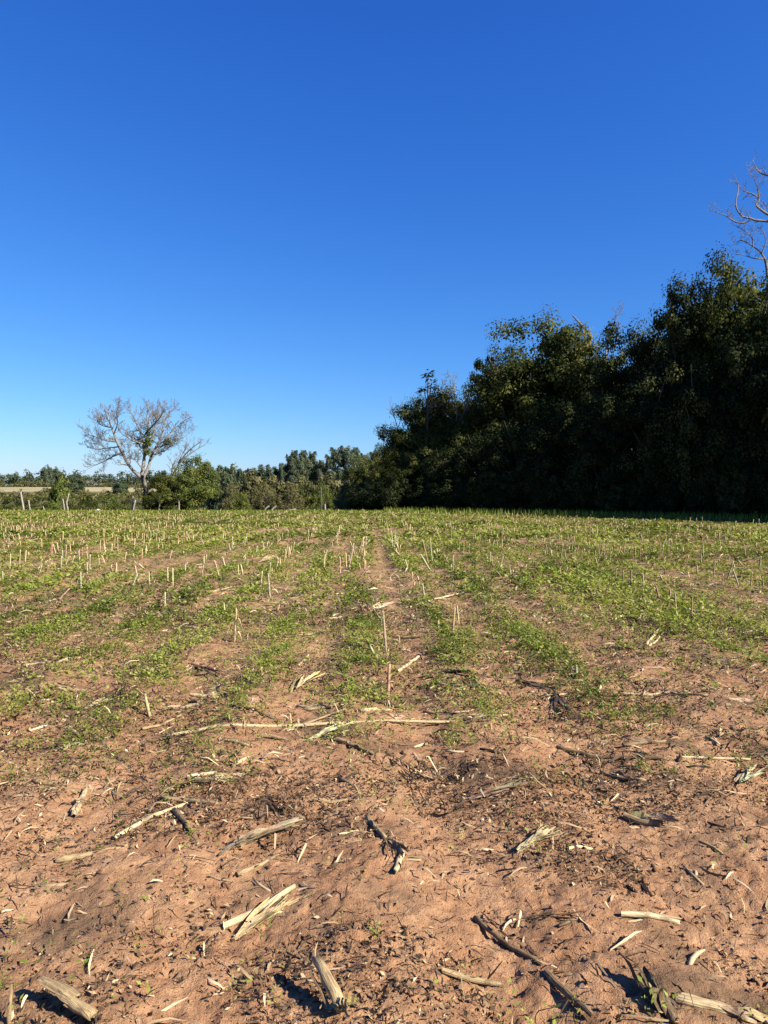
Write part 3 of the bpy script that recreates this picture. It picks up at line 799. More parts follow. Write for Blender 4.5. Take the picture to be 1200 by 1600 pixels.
def place_stub(x, y, vec, pr, label, sheath, thick):
    L = vec.length; me = STUBS[pr.randrange(8)]
    o = obj('corn_stub', me, None, label, 'corn stub', 'standing corn stubs in rows')
    z = hz(x, y)
    o.location = (x, y, z - .03); o.rotation_euler = vec.to_track_quat('X', 'Z').to_euler()
    k = thick / .055
    o.scale = (L, k, k)
    t = TINTS[pr.choice([0, 0, 1, 1, 2, 3] if x < 1.2 else [2, 2, 4, 4, 1])]; o.color = (*(c * (.98 if x < 1.2 else .82) * pr.uniform(.75, 1.1) for c in t), 1)
    if sheath:
        c = obj('leaf_sheath', SHEATHS[pr.randrange(6)], o); c.color = (*TINTS[pr.choice([1, 2, 4])], 1)
    return o

HAND = [((605, 1092), (609, 1040)), ((604, 1022), (598, 955)), ((366, 1000), (369, 950)), ((422, 931), (419, 899)), ((236, 1119), (225, 1085)), ((588, 1027), (578, 1010)),
    ((532, 896), (531, 870)), ((541, 887), (540, 864)), ((543, 893), (553, 851)), ((556, 870), (548, 846)), ((560, 864), (568, 840)), ((547, 890), (545, 868)),
    ((962, 913), (962, 890)), ((974, 916), (974, 892)), ((986, 920), (986, 891)), ((1006, 924), (1004, 896)), ((1034, 946), (1024, 914)), ((1057, 958), (1054, 924)), ((1081, 967), (1081, 934)),
    ((1135, 906), (1146, 878)), ((1156, 919), (1146, 890)), ((1172, 923), (1175, 895)), ((1193, 918), (1191, 901)), ((1115, 903), (1117, 880)), ((878, 906), (874, 888)), ((881, 904), (887, 886)),
    ((902, 1062), (899, 1040)), ((717, 972), (714, 947)), ((670, 880), (660, 840)), ((673, 888), (657, 866)), ((676, 880), (672, 846)), ((717, 862), (718, 843)), ((724, 866), (725, 846)), ((732, 868), (733, 850)),
    ((812, 873), (822, 850)), ((824, 876), (827, 864)), ((614, 859), (612, 830)), ((618, 845), (617, 826)), ((640, 812), (640, 798)), ((855, 868), (853, 850)), ((936, 868), (935, 850)), ((932, 880), (943, 856)), ((936, 888), (930, 872)), ((975, 866), (974, 848)), ((1030, 862), (1040, 842)),
    ((15, 888), (17, 866)), ((30, 884), (32, 860)), ((39, 881), (41, 860)), ((57, 894), (67, 874)), ((69, 890), (78, 873)), ((80, 869), (82, 851)), ((89, 868), (83, 851)), ((97, 878), (98, 860)), ((111, 864), (109, 848)), ((107, 879), (110, 869)),
    ((128, 871), (129, 855)), ((135, 869), (136, 855)), ((140, 895), (140, 867)), ((154, 886), (155, 873)), ((166, 883), (159, 868)), ((172, 897), (175, 883)), ((182, 895), (182, 880)), ((184, 858), (184, 840)), ((178, 856), (180, 842)), ((206, 914), (215, 896)), ((216, 906), (211, 885)),
    ((152, 842), (153, 829)), ((162, 841), (162, 826)), ((156, 864), (157, 844)), ((195, 834), (196, 822)), ((203, 834), (203, 821)), ((206, 850), (206, 833)), ((215, 845), (216, 831)), ((222, 846), (223, 833)), ((225, 849), (225, 834)), ((236, 843), (235, 829)), ((240, 842), (240, 828)), ((245, 840), (245, 826)), ((233, 831), (232, 818)), ((26, 834), (26, 822)), ((34, 834), (31, 822)), ((48, 817), (48, 808)), ((9, 836), (9, 824)),
    ((262, 912), (262, 887)), ((270, 915), (270, 888)), ((290, 898), (289, 881)), ((315, 901), (318, 884)), ((372, 898), (372, 883)), ((380, 896), (376, 882)), ((340, 890), (336, 876)), ((156, 870), (165, 856))]
def thickness(pxlen, d): return min(.0135, .0105 + .0002 * d)
def build_stubs():
    pr = random.Random(77); items = []
    for (b, t) in HAND:
        x, y = G(*b); top = at(t[0], t[1], y - pr.uniform(-.02, .05)); v = top - Vector((x, y, hz(x, y) - .03))
        if v.length > .6: v = v.normalized() * .6
        items.append([x, y, v, True])
    # the rest of the rows
    for k in range(-42, 40):
        y = 7.5 + pr.random() * 2
        while y < 56:
            gapn = vnoise(np.array([k * 1.7]), np.array([y * .35]), 91)[0]
            y += pr.uniform(.22, .6) if gapn > .50 else pr.uniform(.7, 2.6)
            s = k * ROW + pr.gauss(0, .05); x = s - .027 * y
            if abs(x) > .54 * y + .5: continue
            if x > 0 and y > 56 - x * .95: continue
            if y < 14 and pr.random() < .8: continue
            if y > 30 and pr.random() < .35: continue
            if any(abs(x - i[0]) < .12 and abs(y - i[1]) < .25 for i in items[:len(HAND)]): continue
            L = pr.uniform(.12, .34); lean = pr.gauss(0, .14) if pr.random() < .72 else pr.gauss(0, .6)
            items.append([x, y, Vector((lean, pr.gauss(0, .12), 1)).normalized() * L, False])
    def size(i): return i[2].length / i[1]
    items.sort(key=lambda i: -(size(i) + (10 if i[3] else 0)))
    mine, rest = items[:300], items[300:]
    rows = {}
    for it in mine: rows.setdefault(round(rowcoord(it[0], it[1]) / ROW), []).append(it)
    for k, lst in rows.items():
        lst.sort(key=lambda i: i[1])
        if k <= 0: rn = 'the row just left of the bare wheel track' if k == 0 else f'the {ordw(1 - k)} row left of the wheel track'
        else: rn = 'the row just right of the bare wheel track' if k == 1 else f'the {ordw(k)} row right of the wheel track'
        for i, it in enumerate(lst):
            place_stub(it[0], it[1], it[2], pr, f'cut corn stub, {ordw(i + 1)} nearest in {rn}', it[1] < 16 and pr.random() < .7, thickness(0, it[1]) * pr.uniform(.85, 1.15))
    mb = MB()
    for x, y, v, _ in rest:
        b = Vector((x, y, hz(x, y) - .03)); r = thickness(0, y) * pr.uniform(.8, 1.15)
        mb.tube([b, b + v * .5, b + v * .56, b + v], [r, r * .9, r * 1.1, r * .85], 5, var=pr.random())
    o = obj('far_stubble', mb.mesh('far_stubble', M_straw), None, kind='stuff', label='thin pale stubble standing over the far half of the field', cat='stubble'); o.color = (.88, .82, .68, 1)
    print('stubs', len(items))
build_stubs()

# ------------------------------------------------------------------ fallen stalks, hand-laid
def stalk_thing(label, pts, r, kind='round', tint=(1, .95, .85), sheath=True, raise_=(0, 0), seed=0, cat='corn stalk', name='fallen_stalk'):
    pr = random.Random(seed + int(sum(p[0] * 3 + p[1] for p in pts))); r *= .74
    W = []
    for i, (px, py) in enumerate(pts):
        x, y = G(px, py); t = i / (len(pts) - 1)
        W.append(Vector((x, y, hz(x, y) + r * .75 + raise_[0] * (1 - t) + raise_[1] * t)))
    P = []
    m = max(4, int(sum((W[i + 1] - W[i]).length for i in range(len(W) - 1)) / .035))
    m = min(m, 26)
    tot = len(W) - 1
    for i in range(m + 1):
        f = i / m * tot; j = min(int(f), tot - 1); p = W[j].lerp(W[j + 1], f - j)
        P.append(p)
    o0 = P[0]; ax = (P[-1] - P[0]); L = ax.length; q = ax.to_track_quat('X', 'Z'); qi = q.inverted()
    loc = [qi @ (p - o0) for p in P]
    for p in loc[1:-1]: p.y += pr.gauss(0, r * .12); p.z += pr.gauss(0, r * .06)
    o = empty(name, o0, label, cat); o.rotation_mode = 'QUATERNION'; o.rotation_quaternion = q
    mb = MB(); n = len(loc)
    def addobj(nm, mb_, tn): c = obj(nm, mb_.mesh(nm, M_straw, nm == 'stem'), o); c.color = (*tn, 1); return c
    if kind == 'round':
        per = .14; ph = pr.random() * per; rad = []; pts2 = []
        sides = 10
        for i in range(n):
            t = i / (n - 1); d = loc[i].x; rr = r * (1.05 - .25 * t) * (1 + .18 * math.exp(-(((d + ph) % per - per / 2) / .012) ** 2)); rad.append(rr * (1 if 0 < i < n - 1 else .9))
        mb.tube(loc, rad, sides, rough=.07, rng=pr)
        for k in range(sides):
            mb.v[k].x -= pr.uniform(0, r * 1.4); mb.v[(n - 1) * sides + k].x += pr.uniform(0, r * 1.8)
        addobj('stem', mb, tint)
    elif kind == 'split':          # a split, hollow length of stem
        arc = 7; base = 0; mbv = []
        for i in range(n):
            t = i / (n - 1); rr = r * (1.15 - .3 * t) * pr.uniform(.94, 1.06) * (1 if .05 < t < .95 else .8); roll = .5 + .5 * t
            for s_, sc_ in ((1, 1.0), (-1, .78)):
                rng_ = range(arc) if s_ == 1 else range(arc - 1, -1, -1)
                for k in rng_:
                    th = math.pi * (-.08 + 1.16 * k / (arc - 1)) + roll
                    mbv.append(loc[i] + Vector((pr.uniform(-.3, .3) * r if i in (0, n - 1) else 0, math.cos(th) * rr * sc_, math.sin(th) * rr * sc_)))
        mb.v = mbv; R2 = arc * 2
        for i in range(n - 1):
            for k in range(R2):
                k2 = (k + 1) % R2; mb.f.append((i * R2 + k, i * R2 + k2, (i + 1) * R2 + k2, (i + 1) * R2 + k)); mb.var.append(.7)
        mb.f.append(tuple(range(R2))[::-1]); mb.var.append(.7); mb.f.append(tuple((n - 1) * R2 + k for k in range(R2))); mb.var.append(.7)
        addobj('split_stem', mb, tint)
    if kind == 'husk' or sheath:
        cnt = pr.randint(7, 10) if kind == 'husk' else pr.randint(1, 3)
        for c in range(cnt):
            mb = MB(); x0 = pr.uniform(0, .35) * L if kind == 'husk' else pr.uniform(.1, .8) * L
            ll = pr.uniform(.6, 1.0) * L if kind == 'husk' else pr.uniform(.08, .17)
            dy = pr.uniform(-.22, .22) * ll; y0_ = pr.uniform(-1, 1) * r if kind == 'husk' else 0; zz = r * .9 if kind != 'husk' else 0
            k = 7; ptsL, side = [], []; curl = pr.uniform(.3, 1.2) * (1 if pr.random() < .5 else -1); wmax = pr.uniform(.9, 1.7) * r if kind != 'husk' else pr.uniform(.45, 1.25) * r
            for i in range(k):
                t = i / (k - 1)
                ptsL.append(Vector((x0 + ll * t, y0_ + dy * t + math.sin(t * 4 + c) * .010, max(-r * .5, zz * (1 - t) + math.sin(t * math.pi) * pr.uniform(.2, 1) * r + (abs(curl) * .02 * t * t)))))
                a = curl * t * 1.6 + pr.uniform(-.3, .3); side.append(Vector((0, math.cos(a), math.sin(a))))
            mb.strip(ptsL, [wmax * (.35 + .9 * math.sin(math.pi * min(1, .12 + .85 * i / (k - 1)))) for i in range(k)], side, .8, .0012)
            addobj('husk_leaf', mb, [f * pr.uniform(.75, 1.15) for f in tint])
    return o

PALE, CREAM, TAN, BROWN, DARK, GREY = (1.08, 1.04, .93), (.90, .85, .74), (.66, .58, .47), (.44, .36, .28), (.24, .19, .15), (.55, .52, .48)
ST = [
 ('long unbroken corn stalk lying across the middle of the bare ground', [(262, 1149), (350, 1143), (440, 1134), (530, 1129), (610, 1127), (700, 1126), (790, 1119)], .016, 'round', CREAM, True),
 ('thin split strip resting on the long unbroken stalk', [(438, 1138), (480, 1128), (540, 1112)], .010, 'split', TAN, False),
 ('dark stalk just behind the left half of the long stalk', [(362, 1108), (400, 1118), (432, 1126)], .015, 'round', BROWN, True),
 ('pale flat husk just in front of the long stalk', [(478, 1158), (512, 1146), (538, 1138)], .020, 'husk', CREAM, True),
 ('dark broken stalk in front of the long stalk middle', [(505, 1152), (540, 1166), (582, 1182)], .015, 'round', BROWN, True),
 ('dark bent leaf stalk curving down right of the long stalk', [(590, 1165), (625, 1180), (650, 1198), (664, 1222)], .012, 'husk', DARK, True),
 ('pale husk end on the right tip of the long stalk', [(690, 1120), (730, 1122), (785, 1128)], .022, 'husk', CREAM, True),
 ('long dark stalk lying on bare soil right of centre', [(872, 1166), (930, 1178), (985, 1184), (1038, 1192)], .017, 'round', BROWN, True),
 ('shorter stalk just below the long dark stalk', [(940, 1203), (972, 1212), (1006, 1221)], .014, 'round', TAN, True),
 ('thin pale stalk continuing right of the long dark stalk', [(1062, 1188), (1110, 1187), (1170, 1183)], .011, 'round', CREAM, False),
 ('frayed pale husk at the right edge by the dark hollow', [(1148, 1228), (1170, 1208), (1192, 1200)], .020, 'husk', CREAM, True),
 ('straight pale stalk pointing at the small dark stub', [(178, 1306), (235, 1283), (292, 1257)], .013, 'split', PALE, False),
 ('brown stalk crossing the top of the straight pale stalk', [(252, 1249), (292, 1254), (336, 1263)], .016, 'round', TAN, False),
 ('small dark stub under the straight pale stalk', [(273, 1273), (285, 1287), (297, 1302)], .017, 'round', BROWN, False),
 ('split flat stalk piece below the straight pale stalk', [(88, 1340), (140, 1332), (200, 1322)], .017, 'split', TAN, True),
 ('upper pale piece of the split bundle', [(292, 1221), (314, 1215), (338, 1212)], .014, 'split', PALE, False),
 ('lower pale piece of the split bundle', [(304, 1227), (340, 1224), (379, 1216)], .013, 'split', CREAM, True),
 ('dark leafy piece under the split bundle', [(262, 1232), (295, 1236), (330, 1230)], .014, 'husk', BROWN, True),
 ('fat ribbed stalk piece standing out at the left', [(115, 1276), (124, 1256), (135, 1233)], .019, 'split', CREAM, True),
 ('brown stalk beside the fat ribbed piece', [(52, 1226), (84, 1231), (118, 1240)], .015, 'round', TAN, True),
 ('curled grey husk left of centre', [(338, 1339), (372, 1320), (402, 1304), (450, 1299)], .026, 'husk', GREY, True),
 ('bleached stalk half buried below the curled grey husk', [(374, 1367), (402, 1354), (432, 1341)], .014, 'round', TAN, False),
 ('bright thick split stalk in the left foreground', [(350, 1444), (404, 1418), (460, 1389)], .016, 'split', PALE, False),
 ('ragged leaf strip along the bright thick split stalk', [(360, 1462), (404, 1440), (456, 1404)], .017, 'husk', CREAM, True),
 ('thin dark stalk touching the bright split stalk', [(301, 1447), (326, 1446), (353, 1444)], .009, 'round', BROWN, False),
 ('thin straight straw left of the leafy stump', [(530, 1311), (556, 1305), (582, 1299)], .008, 'split', PALE, False),
 ('upper stem of the leafy torn stump in the centre foreground', [(574, 1284), (588, 1300), (602, 1320)], .016, 'round', TAN, True),
 ('torn leafy stump body in the centre foreground', [(598, 1314), (612, 1330), (630, 1352)], .024, 'husk', BROWN, True),
 ('short pale cut end of the leafy torn stump', [(628, 1340), (624, 1356), (619, 1374)], .018, 'round', PALE, False),
 ('pale flat stalk on bare soil at the right foreground', [(970, 1437), (1015, 1439), (1062, 1440)], .014, 'split', PALE, False),
 ('smooth brown stalk piece right of centre foreground', [(690, 1521), (735, 1523), (782, 1522)], .013, 'split', TAN, False),
 ('fat split stalk with frayed end on bare soil at right', [(975, 1270), (1005, 1278), (1036, 1286)], .024, 'split', TAN, True),
 ('upper half of the long buried diagonal stalk', [(744, 1428), (790, 1466), (842, 1497)], .013, 'round', BROWN, True),
 ('lower half of the long buried diagonal stalk', [(853, 1518), (890, 1556), (926, 1596)], .016, 'split', BROWN, False),
 ('thin curved leaf beside the long buried stalk', [(815, 1425), (860, 1431), (908, 1449)], .010, 'husk', BROWN, True),
 ('thick pale stalk at the bottom right corner', [(1060, 1577), (1112, 1580), (1168, 1584)], .021, 'round', (.76, .69, .57), True),
 ('thinner pale stalk above the thick one at bottom right', [(1064, 1567), (1095, 1572), (1124, 1576)], .012, 'split', CREAM, False),
 ('long pale stalk slanting beside the wheel track', [(640, 949), (680, 938), (724, 927)], .018, 'split', PALE, True),
 ('short pale piece crossing the slanting stalk by the track', [(666, 941), (678, 947), (692, 953)], .014, 'split', CREAM, False),
 ('upper of two white split pieces on the right side', [(1010, 1006), (1022, 993), (1037, 978)], .020, 'split', PALE, False),
 ('lower of two white split pieces on the right side', [(1014, 1009), (1025, 1000), (1037, 990)], .013, 'split', PALE, False),
 ('short pale chunk left of the two white split pieces', [(961, 969), (970, 964), (981, 957)], .019, 'split', PALE, False),
 ('bent stalk fallen out of the bright green patch', [(1102, 964), (1116, 986), (1144, 1012)], .016, 'round', TAN, True),
 ('thick pale stub fallen beside the near standing stub', [(622, 1048), (638, 1037), (654, 1026)], .020, 'round', PALE, False),
 ('small pale strip at the top of the near standing stub', [(602, 1042), (608, 1038), (616, 1035)], .010, 'split', PALE, False),
 ('thin pale straw lying left of the standing pair', [(444, 994), (466, 996), (490, 991)], .012, 'split', CREAM, True),
 ('pale straw across the weeds left of the wheel track', [(448, 910), (466, 911), (486, 912)], .018, 'split', CREAM, False),
 ('pale straw just below the straw left of the track', [(482, 921), (498, 923), (515, 927)], .016, 'split', CREAM, False),
 ('pale stalk in the weeds on the left slope', [(330, 926), (345, 922), (368, 916)], .016, 'split', CREAM, True),
 ('leaf-wrapped straw heap left of the wheel track', [(398, 880), (415, 874), (434, 870)], .030, 'husk', CREAM, True),
 ('long pale stalk lying far left below the far rows', [(0, 848), (30, 846), (66, 843)], .024, 'split', CREAM, False),
 ('slanted pale stalk in the far left rows', [(302, 843), (309, 834), (319, 823)], .020, 'split', PALE, False),
 ('pale strip at the left foot of the straw heap by the track', [(512, 966), (540, 962), (572, 952)], .016, 'split', CREAM, True),
 ('broad bleached leaf in the straw heap by the track', [(560, 963), (580, 958), (600, 948)], .024, 'husk', PALE, True),
 ('crossing stem on the straw heap by the track', [(572, 945), (585, 958), (598, 974)], .014, 'round', CREAM, False),
 ('upper strip of the straw heap by the track', [(566, 936), (584, 944), (604, 956)], .013, 'split', TAN, True),
 ('pale straight stem right of the weed clump on the right', [(970, 1081), (1010, 1083), (1048, 1082)], .014, 'split', CREAM, False),
 ('tan stem continuing the straight one on the right', [(1050, 1086), (1078, 1090), (1104, 1094)], .014, 'round', TAN, True),
 ('pale curled strip right of the wheel track foot', [(672, 1070), (690, 1066), (716, 1071)], .012, 'split', CREAM, False),
 ('short stub lying right of the wheel track foot', [(741, 1068), (750, 1076), (761, 1086)], .018, 'round', TAN, True),
 ('dark twisted leaf mass right of the wheel track', [(690, 1052), (712, 1058), (735, 1060)], .026, 'husk', DARK, True),
 ('dark twisted stump leaf standing right of centre', [(862, 1078), (874, 1096), (886, 1116)], .024, 'husk', DARK, True),
 ('dark long leaf right of the twisted leaf mass', [(800, 1062), (830, 1070), (868, 1080)], .018, 'husk', BROWN, True),
 ('pale split stem by the dark twisted stump leaf', [(836, 1084), (870, 1086), (908, 1080)], .012, 'split', CREAM, False),
 ('short pale upright chunk on the right slope', [(935, 1083), (939, 1076), (945, 1068)], .014, 'split', PALE, False),
 ('bleached husk left of the wheel track foot', [(452, 1086), (470, 1068), (494, 1050)], .022, 'husk', PALE, True),
 ('short pale stick above the bleached husk', [(466, 1042), (474, 1034), (482, 1024)], .014, 'split', CREAM, False),
 ('broad bleached leaf on the left by the dark hollow', [(132, 1110), (150, 1104), (168, 1098)], .024, 'husk', PALE, True),
 ('dark leaf bundle in the left hollow', [(158, 1092), (190, 1096), (220, 1098)], .026, 'husk', DARK, True),
 ('dark stringy leaf heap left of the wheel track', [(300, 1042), (325, 1046), (350, 1058)], .024, 'husk', DARK, True),
 ('tan strip below the left dark leaf heap', [(222, 1140), (252, 1130), (284, 1116)], .012, 'split', TAN, True),
 ('pale leaf strip beside the leaning left stub', [(246, 1108), (264, 1108), (284, 1106)], .016, 'husk', PALE, True),
 ('dark curled leaf on bare soil left of centre', [(402, 1238), (416, 1248), (444, 1266)], .014, 'husk', DARK, True),
 ('pale short strip on bare soil left of centre', [(498, 1251), (518, 1252), (546, 1250)], .012, 'split', TAN, False),
 ('flat pale chip on bare soil below the long stalk', [(362, 1200), (374, 1194), (388, 1188)], .016, 'split', CREAM, False),
 ('twisted root-like leaf on bare soil right of centre', [(718, 1242), (760, 1232), (792, 1222), (812, 1240)], .016, 'husk', TAN, True),
 ('frayed straw tuft on bare soil right of centre', [(800, 1338), (826, 1326), (858, 1312)], .018, 'husk', CREAM, True),
 ('thin pale straw on bare soil at the right', [(888, 1336), (904, 1332), (926, 1331)], .010, 'split', PALE, False),
]
for i, (lab, pts, r, kd, tint, sh) in enumerate(ST):
    stalk_thing(lab, pts, r, kd, tint, sh, seed=i)
stalk_thing('upturned stalk butt casting a shadow in the bottom centre', [(530, 1600), (512, 1576), (496, 1554)], .026, 'round', (.76, .69, .57), False, (.02, .085), 5, 'corn stump', 'stalk_butt')
stalk_thing('thin splinter beside the upturned stalk butt', [(514, 1598), (500, 1582), (484, 1560)], .009, 'split', BROWN, False, (.02, .07), 15, 'corn stump', 'stalk_butt')
stalk_thing('torn roots at the foot of the upturned stalk butt', [(518, 1590), (532, 1600), (548, 1612)], .030, 'husk', TAN, True, (.01, .01), 16, 'corn stump', 'stalk_butt')
stalk_thing('broken stalk butt with ragged end at the bottom left corner', [(142, 1608), (122, 1596), (98, 1582)], .024, 'round', TAN, False, (.01, .045), 6, 'corn stump', 'stalk_butt')
stalk_thing('thin dark upright splinter at the bottom left corner', [(14, 1606), (16, 1590), (18, 1580)], .009, 'split', BROWN, False, (0, .08), 7, 'corn stump', 'stalk_butt')
stalk_thing('dark leafy stump rotting at the bottom right', [(1058, 1606), (1032, 1576), (1002, 1544)], .034, 'husk', DARK, True, (.0, .012), 8, 'corn stump', 'stalk_butt')
stalk_thing('dark root stem inside the rotting stump at bottom right', [(1050, 1604), (1030, 1580), (1008, 1554)], .020, 'round', DARK, False, (.0, .02), 18, 'corn stump', 'stalk_butt')
stalk_thing('ribbed sleeve of the broken butt at bottom left', [(118, 1590), (94, 1578), (64, 1564)], .036, 'split', TAN, False, (.025, .03), 9, 'corn stump', 'stalk_butt')
def loose_stalks():
    pr = random.Random(404); rows = {}
    for i in range(400):
        y = 4.6 + 12 * pr.random() ** 1.3; x = pr.uniform(-.52, .52) * y; k = round(rowcoord(x, y) / ROW)
        if len(rows.setdefault(k, [])) < 12 and sum(len(v) for v in rows.values()) < 96: rows[k].append((y, x))
    inv = lambda x, y: (600 + F * x / y, 800 + F * math.tan(math.atan2(EYE, y) - PITCH))
    for k, lst in rows.items():
        lst.sort()
        rn = f'the {ordw(1 - k)} row left' if k <= 0 else f'the {ordw(k)} row right'
        for i, (y, x) in enumerate(lst):
            a = pr.gauss(0, .55); L = pr.uniform(.10, .42) * (1 if y > 7 else .7); dx, dy = math.cos(a) * L / 2, math.sin(a) * L / 2
            tint = pr.choice([PALE, CREAM, CREAM, TAN, TAN, BROWN, BROWN, DARK, GREY]); kd = pr.choice(['split', 'split', 'round', 'round', 'husk'])
            stalk_thing(f'loose fallen stalk, {ordw(i + 1)} nearest along {rn} of the wheel track', [inv(x - dx, y - dy), inv(x, y + pr.gauss(0, .015)), inv(x + dx, y + dy)], pr.uniform(.012, .019), kd, tint, pr.random() < .5, seed=900 + i)
loose_stalks()
# brush pile sticks at the far edge
for lab, p, q in [('pale stick of the brush pile leaning left at the far edge', (410, 798), (420, 791)), ('darker stick of the brush pile at the far edge', (420, 800), (431, 791)), ('flat reddish stick of the brush pile at the far edge', (440, 799), (462, 796))]:
    post(lab, [p, ((p[0] + q[0]) / 2, (p[1] + q[1]) / 2), q], .07, 57, 'stick', 'brush_stick', 'brush pile at the far edge')

# ------------------------------------------------------------------ weeds
def weed_density(x, y):
    s = rowcoord(x, y)
    f = (s / ROW) - np.round(s / ROW)
    fl = .10 + .32 * sstep(12, 30, y)
    row = fl + (1 - fl) * np.exp(-((f + .12 * (fbm(x * 1.3, y * .6, 2, 66) - .5)) / .23) ** 2)
    near = sstep(3.7, 5.8, y + 1.2 * (fbm(x * .7, y * .7, 2, 71) - .5) * 4)
    pat = sstep(.26, .52, fbm(x * .75, y * .30, 3, 61))
    clump = .25 + .75 * sstep(.34, .56, fbm(x * 2.3, y * 1.7, 2, 67))
    d = near * (.06 + .94 * row * pat * np.where(y < 20, clump, .5 + .5 * clump))
    d = np.maximum(d, .10 * sstep(.45, .7, fbm(x * 2, y * 2, 2, 64)))
    d *= 1 - .85 * np.exp(-((s - .45) / .17) ** 2) * sstep(5, 8, y) * (1 - sstep(34, 50, y))
    d = np.maximum(d, .95 * np.exp(-((s - 4.0) / 1.0) ** 2 - ((y - 11.5) / 4.0) ** 2) * (.5 + .5 * row))
    d = np.maximum(d, .42 * row * sstep(1.2, 2.5, s) * sstep(7, 10, y))
    d = np.maximum(d, .8 * sstep(44, 52, y))
    d = np.where((s > .8) & (s < 1.0) & (y > 7) & (y < 11), np.maximum(d, .7), d)
    return np.clip(d, 0, 1)

def weed_leaves(rng, x, y, K, L0, hgt):
    n = len(x); z = height(x, y)
    vig = .6 + .8 * fbm(x * .4, y * .3, 2, 81) + rng.normal(size=n) * .15
    a = rng.random((n, K)) * 6.283; el = .15 + rng.random((n, K)) * .75
    zz = rng.random((n, K)) ** 1.3 * (hgt * vig)[:, None]
    rad = rng.random((n, K)) * (L0 * .7)
    P = np.stack([x[:, None] + np.cos(a) * rad, y[:, None] + np.sin(a) * rad, z[:, None] + zz + .002], -1).reshape(-1, 3)
    D = np.stack([np.cos(a) * np.cos(el), np.sin(a) * np.cos(el), np.sin(el) * .8], -1).reshape(-1, 3)
    Nn = unit(np.array([0, 0, 1.]) + rng.normal(size=(n * K, 3)) * .4 - D * .3)
    L = (L0 * (.5 + .9 * rng.random((n, K))) * (np.clip(vig, .5, 1.5) * (.42 + .58 * sstep(4.0, 6.5, y)))[:, None]).ravel()
    V, q = leaf_cloud(P, unit(D), Nn, L, L * (.34 + .25 * rng.random(n * K)))
    tone = np.clip(.45 + (fbm(x * .6, y * .4, 3, 83) - .5) * 1.2 + rng.normal(size=n) * .12, 0, 1)
    tone = np.where(rng.random(n) < .15, .93, tone)
    var = np.clip(np.repeat(tone, K) + rng.normal(size=n * K) * .13, 0, 1)
    return V, q, var

def fan(rng, y0, y1, dens):
    area = .60 * (y1 ** 2 - y0 ** 2) + 1.6 * (y1 - y0); n = int(area * dens)
    y = np.sqrt(rng.random(n) * (y1 ** 2 - y0 ** 2) + y0 ** 2); x = (rng.random(n) * 2 - 1) * (.60 * y + .8)
    return x, y

CLUMPS = [('bright seedling weed casting a shadow below the long stalk', 306, 1166, .05, 26, .07), ('large leafy weed clump at the foot of the near standing stub', 578, 1092, .20, 260, .09),
    ('weed clump behind the near standing stub', 560, 1040, .20, 200, .08), ('small weed tuft right below the long stalk', 716, 1158, .12, 110, .07),
    ('big weed clump above the long dark stalk at right', 968, 1134, .22, 280, .09), ('low weed patch right of the big right clump', 1030, 1110, .2, 200, .06),
    ('bushy weed clump right of the wheel track', 742, 1000, .30, 340, .10), ('weed clump in the left row near the bleached leaf', 92, 1100, .25, 240, .07),
    ('leafy weed patch in the second left row', 250, 1050, .30, 300, .08), ('grassy tuft by the leaning left stub', 192, 1114, .09, 60, .08),
    ('weed clump between the track and right clump', 700, 1140, .10, 70, .05), ('dry weed tuft on bare soil at right', 1010, 1200, .14, 90, .05),
    ('sprawling weed by the frayed husk at the right edge', 1172, 1190, .16, 120, .07), ('small weed at the bottom centre foreground', 585, 1476, .05, 34, .035),
    ('small weed sprout at the bottom left corner', 6, 1540, .05, 34, .05), ('tiny green sprout beside the small dark stub', 296, 1308, .03, 14, .03)]
